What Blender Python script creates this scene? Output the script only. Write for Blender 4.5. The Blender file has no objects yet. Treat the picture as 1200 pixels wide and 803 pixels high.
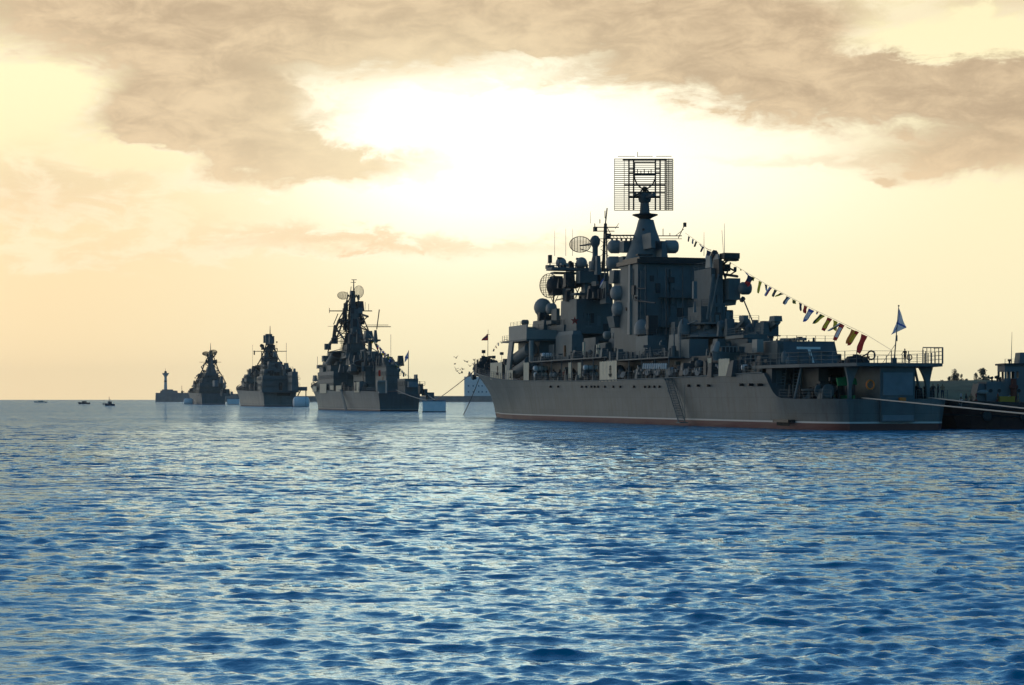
import bpy, math, random
import numpy as np
from mathutils import Vector

scene = bpy.context.scene
C = scene.collection
rnd = random.Random(7)

# ------------------------------------------------------------------ camera
FOC, CAMH, HOR = 2200.0, 3.5, 468.5          # focal length in photo pixels, eye height, horizon row
cam_d = bpy.data.cameras.new('camera'); cam = bpy.data.objects.new('camera', cam_d); C.objects.link(cam)
cam.location = (0, 0, CAMH); cam.rotation_euler = (math.radians(90), 0, 0)
cam_d.sensor_width = 36; cam_d.lens = 36 * FOC / 1200; cam_d.shift_y = (HOR - 401.5) / 1200
cam_d.clip_start = 0.5; cam_d.clip_end = 90000
scene.camera = cam

# ------------------------------------------------------------------ world
SUN_AZ, SUN_EL = -2.5, 8.5                   # degrees, azimuth from +Y to the right
world = bpy.data.worlds.new('World'); scene.world = world; world.use_nodes = True
nt = world.node_tree; nt.nodes.clear()
class E:
    """tiny expression builder for shader math"""
    def __init__(s, sock): s.k = sock
    def _b(a, b, op, sw=False):
        n = nt.nodes.new('ShaderNodeMath'); n.operation = op
        x, y = (b, a) if sw else (a, b)
        for i, q in enumerate((x, y)):
            if isinstance(q, E): nt.links.new(q.k, n.inputs[i])
            elif q is not None: n.inputs[i].default_value = q
        return E(n.outputs[0])
    def __add__(a, b): return a._b(b, 'ADD')
    __radd__ = __add__
    def __sub__(a, b): return a._b(b, 'SUBTRACT')
    def __rsub__(a, b): return a._b(b, 'SUBTRACT', True)
    def __mul__(a, b): return a._b(b, 'MULTIPLY')
    __rmul__ = __mul__
    def __truediv__(a, b): return a._b(b, 'DIVIDE')
    def mx(a, b): return a._b(b, 'MAXIMUM')
    def mn(a, b): return a._b(b, 'MINIMUM')
    def pw(a, b): return a._b(b, 'POWER')
    def f(a, op): return a._b(None, op)
    def at2(a, b): return a._b(b, 'ARCTAN2')
def sstep(x, a, b):
    n = nt.nodes.new('ShaderNodeMapRange'); n.interpolation_type = 'SMOOTHSTEP'
    nt.links.new(x.k, n.inputs[0]); n.inputs[1].default_value = a; n.inputs[2].default_value = b
    return E(n.outputs[0])
def noise(vec, scale, detail=5, rough=.55, dist=0.0):
    n = nt.nodes.new('ShaderNodeTexNoise'); n.inputs['Scale'].default_value = scale
    n.inputs['Detail'].default_value = detail; n.inputs['Roughness'].default_value = rough; n.inputs['Distortion'].default_value = dist
    nt.links.new(vec, n.inputs['Vector']); return E(n.outputs[0])
def mixc(f, a, b):
    n = nt.nodes.new('ShaderNodeMix'); n.data_type = 'RGBA'; n.clamp_factor = True
    if isinstance(f, E): nt.links.new(f.k, n.inputs[0])
    else: n.inputs[0].default_value = f
    for i, q in ((6, a), (7, b)):
        if isinstance(q, tuple): n.inputs[i].default_value = (*q, 1)
        else: nt.links.new(q, n.inputs[i])
    return n.outputs[2]
tc = nt.nodes.new('ShaderNodeTexCoord'); sep = nt.nodes.new('ShaderNodeSeparateXYZ'); nt.links.new(tc.outputs['Generated'], sep.inputs[0])
dx, dy, dz = (E(sep.outputs[i]) for i in range(3))
az = dx.at2(dy) * 57.2958                    # degrees, 0 = +Y
el = dz.f('ARCSINE') * 57.2958
comb = nt.nodes.new('ShaderNodeCombineXYZ')
nt.links.new(az.k, comb.inputs[0]); nt.links.new((el * 2.4).k, comb.inputs[1])
P = comb.outputs[0]
n1 = noise(P, .17, 7, .62, .5); n2 = noise(P, .6, 7, .66, .4)
wob = (n1 - .5) * 6.0; wob2 = (n2 - .5) * 2.2
A = az + wob * .8 + wob2 * .7; L = el + (n2 - .5) * 1.6 + (n1 - .5) * 2.0
def pxa(px): return math.degrees(math.atan((px - 600) / FOC))
def pye(py): return math.degrees(math.atan((HOR - py) / FOC))
def blob(px, py, rx, ry, amp):
    a0, e0 = pxa(px), pye(py); ra, re = rx / FOC * 57.3, ry / FOC * 57.3
    q = ((A - a0) * (1 / ra)).pw(2.0) + ((L - e0) * (1 / re)).pw(2.0)
    return (q * -1.0).f('EXPONENT') * amp
# A - a0 may be negative: even powers of negatives are fine through multiply
def blob(px, py, rx, ry, amp, lo=None):
    a0, e0 = pxa(px), pye(py); ra, re = rx / FOC * 57.3, ry / FOC * 57.3
    u = (A - a0) * (1 / ra); w = (L - e0) * (1 / re)
    return ((u * u + w * w) * -1.0).f('EXPONENT') * amp
cl = blob(150, 20, 330, 75, 1.0)
for b in ((480, 8, 260, 66, 1.0), (720, 40, 170, 66, 1.0), (900, 60, 150, 50, .9), (1010, 105, 210, 34, .95),
          (1180, 150, 110, 60, .85), (1150, 0, 200, 38, .7), (175, 138, 90, 36, 1.0), (280, 120, 130, 62, .85), (385, 192, 130, 26, 1.1), (300, 175, 80, 30, .6),
          (540, 288, 250, 14, .62), (360, 280, 140, 18, .5), (40, 240, 190, 52, .62), (150, 305, 200, 14, .3), (1045, 213, 24, 9, .8), (1000, 185, 140, 12, .3), (1130, 200, 90, 18, .5), (1100, 130, 130, 42, .6),
          (880, 190, 120, 10, .2), (40, 118, 110, 30, -.75), (1115, 62, 95, 26, -1.15), (640, 72, 80, 12, -.55), (195, 182, 70, 20, -1.0), (735, 6, 60, 9, -.5), (330, 92, 90, 16, -.35), (620, 130, 160, 30, -.5), (1080, 4, 60, 16, -.3), (560, 240, 300, 22, -.3)):
    cl = cl + blob(*b)
# beyond the frame: broken cloud over the whole sky
gen = sstep(n1, .42, .62) * sstep(el, 11, 16)
cl = (cl + gen * .9 * sstep(el, 12, 15)).mn(1.25)
dens = sstep(cl * (.3 + n2 * 1.1 + n1 * .25), .08, .92)
# glow of the veiled sun
ga = (az - (pxa(520))) * (1 / 5.2); ge = (el - pye(165)) * (1 / 3.0)
glow = ((ga * ga + ge * ge) * -1.0).f('EXPONENT')
gb = (az - pxa(800)) * (1 / 6.0); gf = (el - pye(190)) * (1 / 2.6)
glow2 = ((gb * gb + gf * gf) * -1.0).f('EXPONENT')
# warm half of the sky spreads to the left (west); the other half is dim blue
waz = (az + 42.0) * (1 / 62.0)
warm = ((waz * waz) * -1.0).f('EXPONENT') * (1 - sstep(el, 11.5, 21.0))
sky = nt.nodes.new('ShaderNodeTexSky'); sky.sky_type = 'NISHITA'; sky.sun_disc = False
sky.sun_elevation = math.radians(SUN_EL); sky.sun_rotation = math.radians(SUN_AZ); sky.altitude = 0; sky.air_density = 1.0; sky.dust_density = 1.0; sky.ozone_density = 3.0
bgS = nt.nodes.new('ShaderNodeBackground'); bgS.inputs[1].default_value = .14
tint = nt.nodes.new('ShaderNodeMix'); tint.data_type = 'RGBA'; tint.blend_type = 'MULTIPLY'; tint.inputs[0].default_value = 1; tint.inputs[7].default_value = (.50, .84, .96, 1)
nt.links.new(sky.outputs[0], tint.inputs[6]); nt.links.new(tint.outputs[2], bgS.inputs[0])
clear = mixc(sstep(el, .5, 10.0), (1.04, .92, .60), (1.06, .94, .58))
clear = mixc(glow * .95 + glow2 * .5, clear, (1.45, 1.42, 1.25))
leftfade = sstep(az * -1.0, 1.0, 15.0) * (1 - sstep(el, 4.0, 10.0))
clear = mixc(leftfade * .85, clear, (1.0, .76, .44))
clear = mixc(sstep(az * -1.0, 18.0, 36.0), clear, (1.0, .92, .78))
cloudc = mixc(sstep(n2 * .7 + n1 * .4, .38, .72), (.56, .42, .27), (.82, .63, .40))
cloudc = mixc(1 - sstep(el, 4.5, 8.5), cloudc, (.97, .73, .45))
cloudc = mixc(glow * .7, cloudc, (1.1, .95, .62))
warmsky = mixc(dens, clear, cloudc)
rim = dens * (1 - dens) * 4.0 * sstep(n2, .42, .6) * (glow + .25).mn(1.0)
warmsky = mixc(rim * .85, warmsky, (1.25, 1.18, .92))
bgW = nt.nodes.new('ShaderNodeBackground'); nt.links.new(warmsky, bgW.inputs[0]); 
lg = (az + 78.0) * (1 / 34.0); nt.links.new((((lg * lg) * -1.0).f('EXPONENT') * 2.2 + 1.0).k, bgW.inputs[1])   # western sky out of view, brightened to light the port sides
mxs = nt.nodes.new('ShaderNodeMixShader'); nt.links.new(warm.mn(1.0).mx((1 - sstep(az.f('ABSOLUTE'), 17.0, 30.0)) * (1 - sstep(el, 12.5, 16.0))).k, mxs.inputs[0])
nt.links.new(bgS.outputs[0], mxs.inputs[1]); nt.links.new(bgW.outputs[0], mxs.inputs[2])
wo = nt.nodes.new('ShaderNodeOutputWorld'); nt.links.new(mxs.outputs[0], wo.inputs[0])
world.cycles.sampling_method = 'MANUAL'; world.cycles.sample_map_resolution = 1024

# ------------------------------------------------------------------ sun behind thin cloud
sd = bpy.data.lights.new('sun', 'SUN'); sun = bpy.data.objects.new('sun', sd); C.objects.link(sun)
sd.energy = .1; sd.angle = math.radians(20); sd.color = (1, .86, .62)
a_, e_ = math.radians(SUN_AZ), math.radians(SUN_EL)
sv = Vector((math.sin(a_) * math.cos(e_), math.cos(a_) * math.cos(e_), math.sin(e_)))
sun.rotation_euler = sv.to_track_quat('Z', 'Y').to_euler(); sun.location = sv * 500

vs = scene.view_settings; vs.view_transform = 'Standard'; vs.look = 'None'; vs.exposure = 0; vs.gamma = 1; vs.use_curve_mapping = False
scene.cycles.max_bounces = 6; scene.cycles.caustics_reflective = False; scene.cycles.caustics_refractive = False

# ------------------------------------------------------------------ materials
MATS = {}
def mat(name, col, rough=.6, var=.18, scale=.6, metal=0.0, streak=0.0, spec=.4):
    if name in MATS: return MATS[name]
    m = bpy.data.materials.new(name); m.use_nodes = True; t = m.node_tree; b = t.nodes['Principled BSDF']
    co = t.nodes.new('ShaderNodeTexCoord'); mp = t.nodes.new('ShaderNodeMapping'); t.links.new(co.outputs['Object'], mp.inputs[0])
    n = t.nodes.new('ShaderNodeTexNoise'); n.inputs['Scale'].default_value = scale; n.inputs['Detail'].default_value = 6; n.inputs['Roughness'].default_value = .65
    t.links.new(mp.outputs[0], n.inputs['Vector'])
    r = t.nodes.new('ShaderNodeValToRGB'); r.color_ramp.elements[0].position = .3; r.color_ramp.elements[1].position = .7
    r.color_ramp.elements[0].color = (*[c * (1 - var) for c in col], 1); r.color_ramp.elements[1].color = (*[min(.9, c * (1 + var)) for c in col], 1)
    t.links.new(n.outputs[0], r.inputs[0]); out = r.outputs[0]
    if streak:
        mp2 = t.nodes.new('ShaderNodeMapping'); mp2.inputs['Scale'].default_value = (1, 1, .12); t.links.new(co.outputs['Object'], mp2.inputs[0])
        n2 = t.nodes.new('ShaderNodeTexNoise'); n2.inputs['Scale'].default_value = 1.3; n2.inputs['Detail'].default_value = 8; n2.inputs['Roughness'].default_value = .7
        t.links.new(mp2.outputs[0], n2.inputs['Vector'])
        r2 = t.nodes.new('ShaderNodeValToRGB'); r2.color_ramp.elements[0].position = .56; r2.color_ramp.elements[1].position = .74
        t.links.new(n2.outputs[0], r2.inputs[0])
        mul = t.nodes.new('ShaderNodeMath'); mul.operation = 'MULTIPLY'; mul.inputs[1].default_value = streak; t.links.new(r2.outputs[0], mul.inputs[0])
        mx = t.nodes.new('ShaderNodeMix'); mx.data_type = 'RGBA'; t.links.new(mul.outputs[0], mx.inputs[0]); t.links.new(out, mx.inputs[6]); mx.inputs[7].default_value = (.10, .065, .04, 1)
        out = mx.outputs[2]
    t.links.new(out, b.inputs['Base Color']); b.inputs['Roughness'].default_value = rough; b.inputs['Metallic'].default_value = metal
    b.inputs['Specular IOR Level'].default_value = spec
    if name.endswith('_cloth'):
        tr = t.nodes.new('ShaderNodeBsdfTranslucent'); t.links.new(out, tr.inputs[0]); ms = t.nodes.new('ShaderNodeMixShader'); ms.inputs[0].default_value = .68
        t.links.new(b.outputs[0], ms.inputs[1]); t.links.new(tr.outputs[0], ms.inputs[2]); t.links.new(ms.outputs[0], t.nodes['Material Output'].inputs[0])
    MATS[name] = m; return m
GREY = mat('ship_grey_paint', (.125, .160, .168), .6, .16, .35, streak=.35)
DGREY = mat('dark_grey_with_shade', (.06, .07, .072), .6, .25, .6, streak=.2)  # shade under walkway and helicopter deck put into this darker grey; fittings share it
GREY2 = mat('mast_grey_paint', (.088, .117, .125), .6, .2, .5, streak=.2)
DARK = mat('dark_metal', (.035, .038, .04), .6, .3, 1.0)
RUST = mat('brown_antenna_paint', (.26, .15, .07), .6, .2, 1)
DOME = mat('pale_dome_paint', (.27, .27, .26), .6, .08, .5)
WHITE = mat('white_paint', (.72, .73, .72), .5, .06, .8)
CANVAS = mat('beige_canvas', (.74, .66, .50), .85, .1, 1.5)
DECKR = mat('red_brown_deck_paint', (.13, .06, .045), .8, .2, .8)
BLACK = mat('black_paint', (.012, .012, .014), .5, .2, 1)
REDM = mat('red_paint', (.5, .04, .03), .5, .1, 1)
ORANGE = mat('orange_paint', (.75, .2, .03), .5, .1, 1)
YELLOW = mat('yellow_cloth', (.75, .6, .05), .8, .1, 3)
BLUEC = mat('blue_cloth', (.05, .12, .5), .8, .1, 3)
REDC = mat('red_cloth', (.6, .04, .04), .8, .1, 3)
WHITEC = mat('white_cloth', (.8, .8, .82), .8, .05, 3)
GREENC = mat('dark_green_cloth', (.04, .09, .04), .8, .1, 3)
ORANGEC = mat('orange_cloth', (.7, .22, .05), .8, .1, 3)
NAVYC = mat('navy_cloth', (.04, .06, .12), .8, .1, 3)
ROPE = mat('pale_rope', (.55, .5, .42), .9, .1, 3)
GREEN = mat('green_tarpaulin', (.02, .22, .08), .8, .1, 3)
CONC = mat('concrete', (.19, .2, .21), .9, .3, .12)
BUOYP = mat('pale_blue_paint', (.84, .87, .88), .5, .12, .7)

def hull_mat(name, red, white, grey, ztop=None):
    m = bpy.data.materials.new(name); m.use_nodes = True; t = m.node_tree; b = t.nodes['Principled BSDF']
    co = t.nodes.new('ShaderNodeTexCoord'); sp = t.nodes.new('ShaderNodeSeparateXYZ'); t.links.new(co.outputs['Object'], sp.inputs[0])
    n = t.nodes.new('ShaderNodeTexNoise'); n.inputs['Scale'].default_value = .22; n.inputs['Detail'].default_value = 8; n.inputs['Roughness'].default_value = .68; t.links.new(co.outputs['Object'], n.inputs[0])
    r = t.nodes.new('ShaderNodeValToRGB'); r.color_ramp.elements[0].position = .3; r.color_ramp.elements[1].position = .72
    r.color_ramp.elements[0].color = (*[c * .72 for c in grey], 1); r.color_ramp.elements[1].color = (*[c * 1.15 for c in grey], 1); t.links.new(n.outputs[0], r.inputs[0])
    mp = t.nodes.new('ShaderNodeMapping'); mp.inputs['Scale'].default_value = (1, 1, .06); t.links.new(co.outputs['Object'], mp.inputs[0])
    n2 = t.nodes.new('ShaderNodeTexNoise'); n2.inputs['Scale'].default_value = 1.1; n2.inputs['Detail'].default_value = 7; n2.inputs['Roughness'].default_value = .75; t.links.new(mp.outputs[0], n2.inputs[0])
    r2 = t.nodes.new('ShaderNodeValToRGB'); r2.color_ramp.elements[0].position = .48; r2.color_ramp.elements[1].position = .72; r2.color_ramp.elements[1].color = (.9, .9, .9, 1); t.links.new(n2.outputs[0], r2.inputs[0])
    mx = t.nodes.new('ShaderNodeMix'); mx.data_type = 'RGBA'; t.links.new(r2.outputs[0], mx.inputs[0]); t.links.new(r.outputs[0], mx.inputs[6]); mx.inputs[7].default_value = (grey[0] * .62, grey[1] * .5, grey[2] * .42, 1)
    # plating seams: thin darker joints
    br = t.nodes.new('ShaderNodeTexBrick'); br.inputs['Scale'].default_value = 1; br.inputs['Mortar Size'].default_value = .03; br.inputs['Brick Width'].default_value = 6.5; br.inputs['Row Height'].default_value = 1.9
    br.inputs['Color1'].default_value = (1, 1, 1, 1); br.inputs['Color2'].default_value = (.86, .87, .88, 1); br.inputs['Mortar'].default_value = (.62, .62, .62, 1)
    cb = t.nodes.new('ShaderNodeCombineXYZ'); t.links.new(sp.outputs[0], cb.inputs[0]); t.links.new(sp.outputs[2], cb.inputs[1]); t.links.new(cb.outputs[0], br.inputs[0])
    ml = t.nodes.new('ShaderNodeMix'); ml.data_type = 'RGBA'; ml.blend_type = 'MULTIPLY'; ml.inputs[0].default_value = .8
    t.links.new(mx.outputs[2], ml.inputs[6]); t.links.new(br.outputs[0], ml.inputs[7])
    def gt(v):
        g = t.nodes.new('ShaderNodeMath'); g.operation = 'GREATER_THAN'; t.links.new(sp.outputs[2], g.inputs[0]); g.inputs[1].default_value = v; return g.outputs[0]
    m1 = t.nodes.new('ShaderNodeMix'); m1.data_type = 'RGBA'; t.links.new(gt(white[0]), m1.inputs[0]); m1.inputs[6].default_value = (*red, 1); m1.inputs[7].default_value = (.62, .6, .57, 1)
    m2 = t.nodes.new('ShaderNodeMix'); m2.data_type = 'RGBA'; t.links.new(gt(white[1]), m2.inputs[0]); t.links.new(m1.outputs[2], m2.inputs[6]); t.links.new(ml.outputs[2], m2.inputs[7])
    t.links.new(m2.outputs[2], b.inputs['Base Color']); b.inputs['Roughness'].default_value = .5
    bp = t.nodes.new('ShaderNodeBump'); bp.inputs['Strength'].default_value = .25; bp.inputs['Distance'].default_value = .12
    t.links.new(n.outputs[0], bp.inputs['Height']); t.links.new(bp.outputs[0], b.inputs['Normal'])
    MATS[name] = m; return m

# ------------------------------------------------------------------ mesh helpers
class MB:
    def __init__(s): s.v = []; s.f = []; s.mi = []; s.cur = 0
    def add(s, vs, fs):
        o = len(s.v); s.v += [tuple(p) for p in vs]
        for f in fs: s.f.append(tuple(o + i for i in f)); s.mi.append(s.cur)
        return s
    def box(s, x0, x1, y0, y1, z0, z1, tx=1, ty=1, sx=0, sy=0):
        cx, cy, hx, hy = (x0 + x1) / 2, (y0 + y1) / 2, (x1 - x0) / 2, (y1 - y0) / 2
        b = [(cx + i * hx, cy + j * hy, z0) for i, j in ((-1, -1), (1, -1), (1, 1), (-1, 1))]
        t = [(cx + sx + i * hx * tx, cy + sy + j * hy * ty, z1) for i, j in ((-1, -1), (1, -1), (1, 1), (-1, 1))]
        return s.add(b + t, [(3, 2, 1, 0), (4, 5, 6, 7), (0, 1, 5, 4), (1, 2, 6, 5), (2, 3, 7, 6), (3, 0, 4, 7)])
    def lathe(s, p0, axis, prof, n=14):
        """prof: list of (distance along axis, radius)"""
        p0 = Vector(p0); a = Vector(axis).normalized()
        u = a.orthogonal().normalized(); w = a.cross(u); vs = []
        for d, r in prof:
            for k in range(n):
                th = 2 * math.pi * k / n; vs.append(p0 + a * d + (u * math.cos(th) + w * math.sin(th)) * r)
        fs = []
        for i in range(len(prof) - 1):
            for k in range(n): fs.append((i * n + k, i * n + (k + 1) % n, (i + 1) * n + (k + 1) % n, (i + 1) * n + k))
        fs.append(tuple(range(n))[::-1]); fs.append(tuple((len(prof) - 1) * n + k for k in range(n)))
        return s.add(vs, fs)
    def cyl(s, p0, p1, r0, r1=None, n=8):
        d = Vector(p1) - Vector(p0)
        return s.lathe(p0, d, [(0, r0), (d.length, r0 if r1 is None else r1)], n)
    def sph(s, c, r, axis=(0, 0, 1), st=1.0, n=14):
        a = Vector(axis).normalized()
        return s.lathe(Vector(c), a, [(-math.cos(math.pi * i / 10) * r * st, max(.001, math.sin(math.pi * i / 10) * r)) for i in range(11)], n)
    def path(s, pts, r, n=5):
        for a, b in zip(pts, pts[1:]): s.cyl(a, b, r, r, n)
        return s
    def prism(s, poly, off):
        n = len(poly); o = Vector(off); q = [Vector(p) for p in poly]
        return s.add(q + [p + o for p in q], [tuple(range(n))[::-1], tuple(range(n, 2 * n))] + [(i, (i + 1) % n, n + (i + 1) % n, n + i) for i in range(n)])
    def build(s, name, mats, parent=None, off=(0, 0, 0), smooth=False, loc=None):
        me = bpy.data.meshes.new(name)
        me.from_pydata([(p[0] - off[0], p[1] - off[1], p[2] - off[2]) for p in s.v], [], s.f)
        if not isinstance(mats, (list, tuple)): mats = [mats]
        for m in mats: me.materials.append(m)
        if len(mats) > 1: me.polygons.foreach_set('material_index', s.mi)
        if smooth:
            me.polygons.foreach_set('use_smooth', [True] * len(s.f))
            me.update()
            try: me.set_sharp_from_angle(angle=math.radians(38))
            except Exception: pass
        me.update()
        o = bpy.data.objects.new(name, me); C.objects.link(o)
        if parent: o.parent = parent
        if loc: o.location = loc
        return o
def tag(o, label=None, cat=None, group=None, kind=None):
    if label: o['label'] = label
    if cat: o['category'] = cat
    if group: o['group'] = group
    if kind: o['kind'] = kind
    return o
def empty(name, loc, rz=0):
    o = bpy.data.objects.new(name, None); C.objects.link(o); o.location = loc; o.rotation_euler = (0, 0, rz); o.empty_display_size = .5; return o
def copy_tree(o, parent=None):
    c = o.copy(); C.objects.link(c)
    if parent: c.parent = parent
    for ch in list(o.children): copy_tree(ch, c)
    return c

class Frame:
    """ship axes: s metres aft of the stem, t metres to starboard, z up. K reads where a sight line meets the plane t."""
    def __init__(f, B, u, S0):
        l = math.hypot(*u); f.B = B; f.u = (u[0] / l, u[1] / l); f.v = (-f.u[1], f.u[0]); f.S0 = S0
        f.rz = math.atan2(f.u[1], f.u[0])
    def K(f, px, py, t=0):
        k = (px - 600) / FOC; B, u, v = f.B, f.u, f.v
        s = (k * (B[1] + t * v[1]) - B[0] - t * v[0]) / (u[0] - k * u[1]); Y = B[1] + s * u[1] + t * v[1]
        return s, CAMH + (HOR - py) / FOC * Y, Y
    def p(f, px, py, t=0):
        s, z, Y = f.K(px, py, t); return Vector((s, t, z))
    def w(f, s, t, z): return Vector((f.B[0] + s * f.u[0] + t * f.v[0], f.B[1] + s * f.u[1] + t * f.v[1], z))
    def wp(f, px, py, t=0): return f.w(*f.p(px, py, t))
    def root(f, name):
        return empty(name, f.w(f.S0, 0, 0), f.rz)
    def cb(f, m, x0, x1, y0, y1, t=0, L=3, tx=1, ty=1, sx=0, sy=0):
        pm = (x0 + x1) / 2; k = (pm - 600) / FOC; s, _, Y = f.K(pm, y1, t)
        w = max(.25, ((x1 - x0) / FOC * Y - (f.u[0] - k * f.u[1]) * L) / (f.v[0] - k * f.v[1]))
        z0 = CAMH + (HOR - y1) / FOC * Y; z1 = CAMH + (HOR - y0) / FOC * Y
        m.box(s - L / 2, s + L / 2, t - w / 2, t + w / 2, z0, z1, tx, ty, sx, sy); return s, t, z0, z1, w
    def m(f, px_size, px, t=0): return px_size / FOC * f.K(px, 0, t)[2]

def hull_loft(m_, st, n=70, zb=-1.6):
    """st: rows (s, half beam at deck, half beam at waterline, deck height, s shift at waterline)"""
    st = np.array(st, float); ss = np.linspace(0, 1, n)
    ks = np.linspace(0, 1, len(st)); arc = (st[:, 0] - st[0, 0]) / (st[-1, 0] - st[0, 0])
    g = lambda c: np.interp(ss, arc, st[:, c])
    S, bd, bw, zd, sh = g(0), g(1), g(2), g(3), g(4)
    vs = []; nr = 7
    for i in range(n):
        prof = []
        for j in range(nr):
            h = j / (nr - 1); z = zb + (zd[i] - zb) * h
            hh = max(0, min(1, (z - 0) / zd[i])); b = bw[i] + (bd[i] - bw[i]) * hh ** 1.6
            if z < 0: b = bw[i] * (1 + z * .08)
            s = S[i] + sh[i] * (1 - hh) ** 1.0
            prof.append((s, b, z))
        vs += [(s, -b, z) for s, b, z in prof] + [(s, b, z) for s, b, z in prof[::-1]]
    w = 2 * nr; fs = []
    for i in range(n - 1):
        for j in range(w - 1): fs.append((i * w + j, i * w + j + 1, (i + 1) * w + j + 1, (i + 1) * w + j))
    fs.append(tuple(range(w))[::-1]); fs.append(tuple((n - 1) * w + j for j in range(w)))
    m_.add(vs, fs)
    return lambda s: (float(np.interp(s, S, bd)), float(np.interp(s, S, zd)))

def railing(m, pts, h=1.05, step=2.0, r=.028, wires=3):
    pts = [Vector(p) for p in pts]
    for a, b in zip(pts, pts[1:]):
        L = (b - a).length; k = max(1, round(L / step))
        for i in range(k + 1):
            p = a.lerp(b, i / k); m.box(p.x - r, p.x + r, p.y - r, p.y + r, p.z, p.z + h)
        for wv in range(1, wires + 1):
            z = Vector((0, 0, h * wv / wires)); m.cyl(a + z, b + z, r * .7, None, 4)

def lattice(m, c, au, av, W, Hh, nu, nv, r):
    """flat grid of bars centred on c along unit axes au, av"""
    c = Vector(c); au = Vector(au).normalized(); av = Vector(av).normalized()
    for i in range(nv + 1):
        o = c + av * Hh * (i / nv - .5); m.cyl(o - au * W / 2, o + au * W / 2, r, None, 4)
    for i in range(nu + 1):
        o = c + au * W * (i / nu - .5); m.cyl(o - av * Hh / 2, o + av * Hh / 2, r, None, 4)

def mesh_dish(m, c, axis, R, curve=.3, n=9, r=.03, squash=1.0):
    """open radar reflector: bars bent into a bowl, oval outline"""
    a = Vector(axis).normalized(); up = Vector((0, 0, 1)); u = a.cross(up).normalized(); c = Vector(c)
    q = lambda x, y: c + u * x * R + up * y * R * squash + a * (-(1 - x * x - y * y) * curve * R)
    for i in range(-n, n + 1):
        y = i / n * .98; hx = math.sqrt(max(0, 1 - y * y))
        m.path([q(hx * k / 4, y) for k in range(-4, 5)], r, 4)
    for i in range(-n // 2, n // 2 + 1):
        x = i / (n / 2) * .95; hy = math.sqrt(max(0, 1 - x * x)); m.path([q(x, hy * k / 4) for k in range(-4, 5)], r, 4)
    m.path([q(math.cos(k * math.pi / 12), math.sin(k * math.pi / 12)) for k in range(25)], r * 1.4, 4)

def flag_mesh(m, p00, p01, p10, p11, nx, ny, fn, wave, amp):
    """p00 hoist top, p01 hoist bottom, p10 fly top, p11 fly bottom"""
    p00, p01, p10, p11 = map(Vector, (p00, p01, p10, p11)); w = Vector(wave)
    vs = []
    for j in range(ny + 1):
        for i in range(nx + 1):
            a, b = i / nx, j / ny; p = p00.lerp(p10, a).lerp(p01.lerp(p11, a), b)
            vs.append(p + w * amp * math.sin(a * 7 + b * 2.5) * (.25 + a))
    o = len(m.v); m.v += [tuple(p) for p in vs]
    for j in range(ny):
        for i in range(nx):
            k = o + j * (nx + 1) + i; m.f.append((k, k + 1, k + nx + 2, k + nx + 1)); m.mi.append(fn((i + .5) / nx, (j + .5) / ny))

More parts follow.
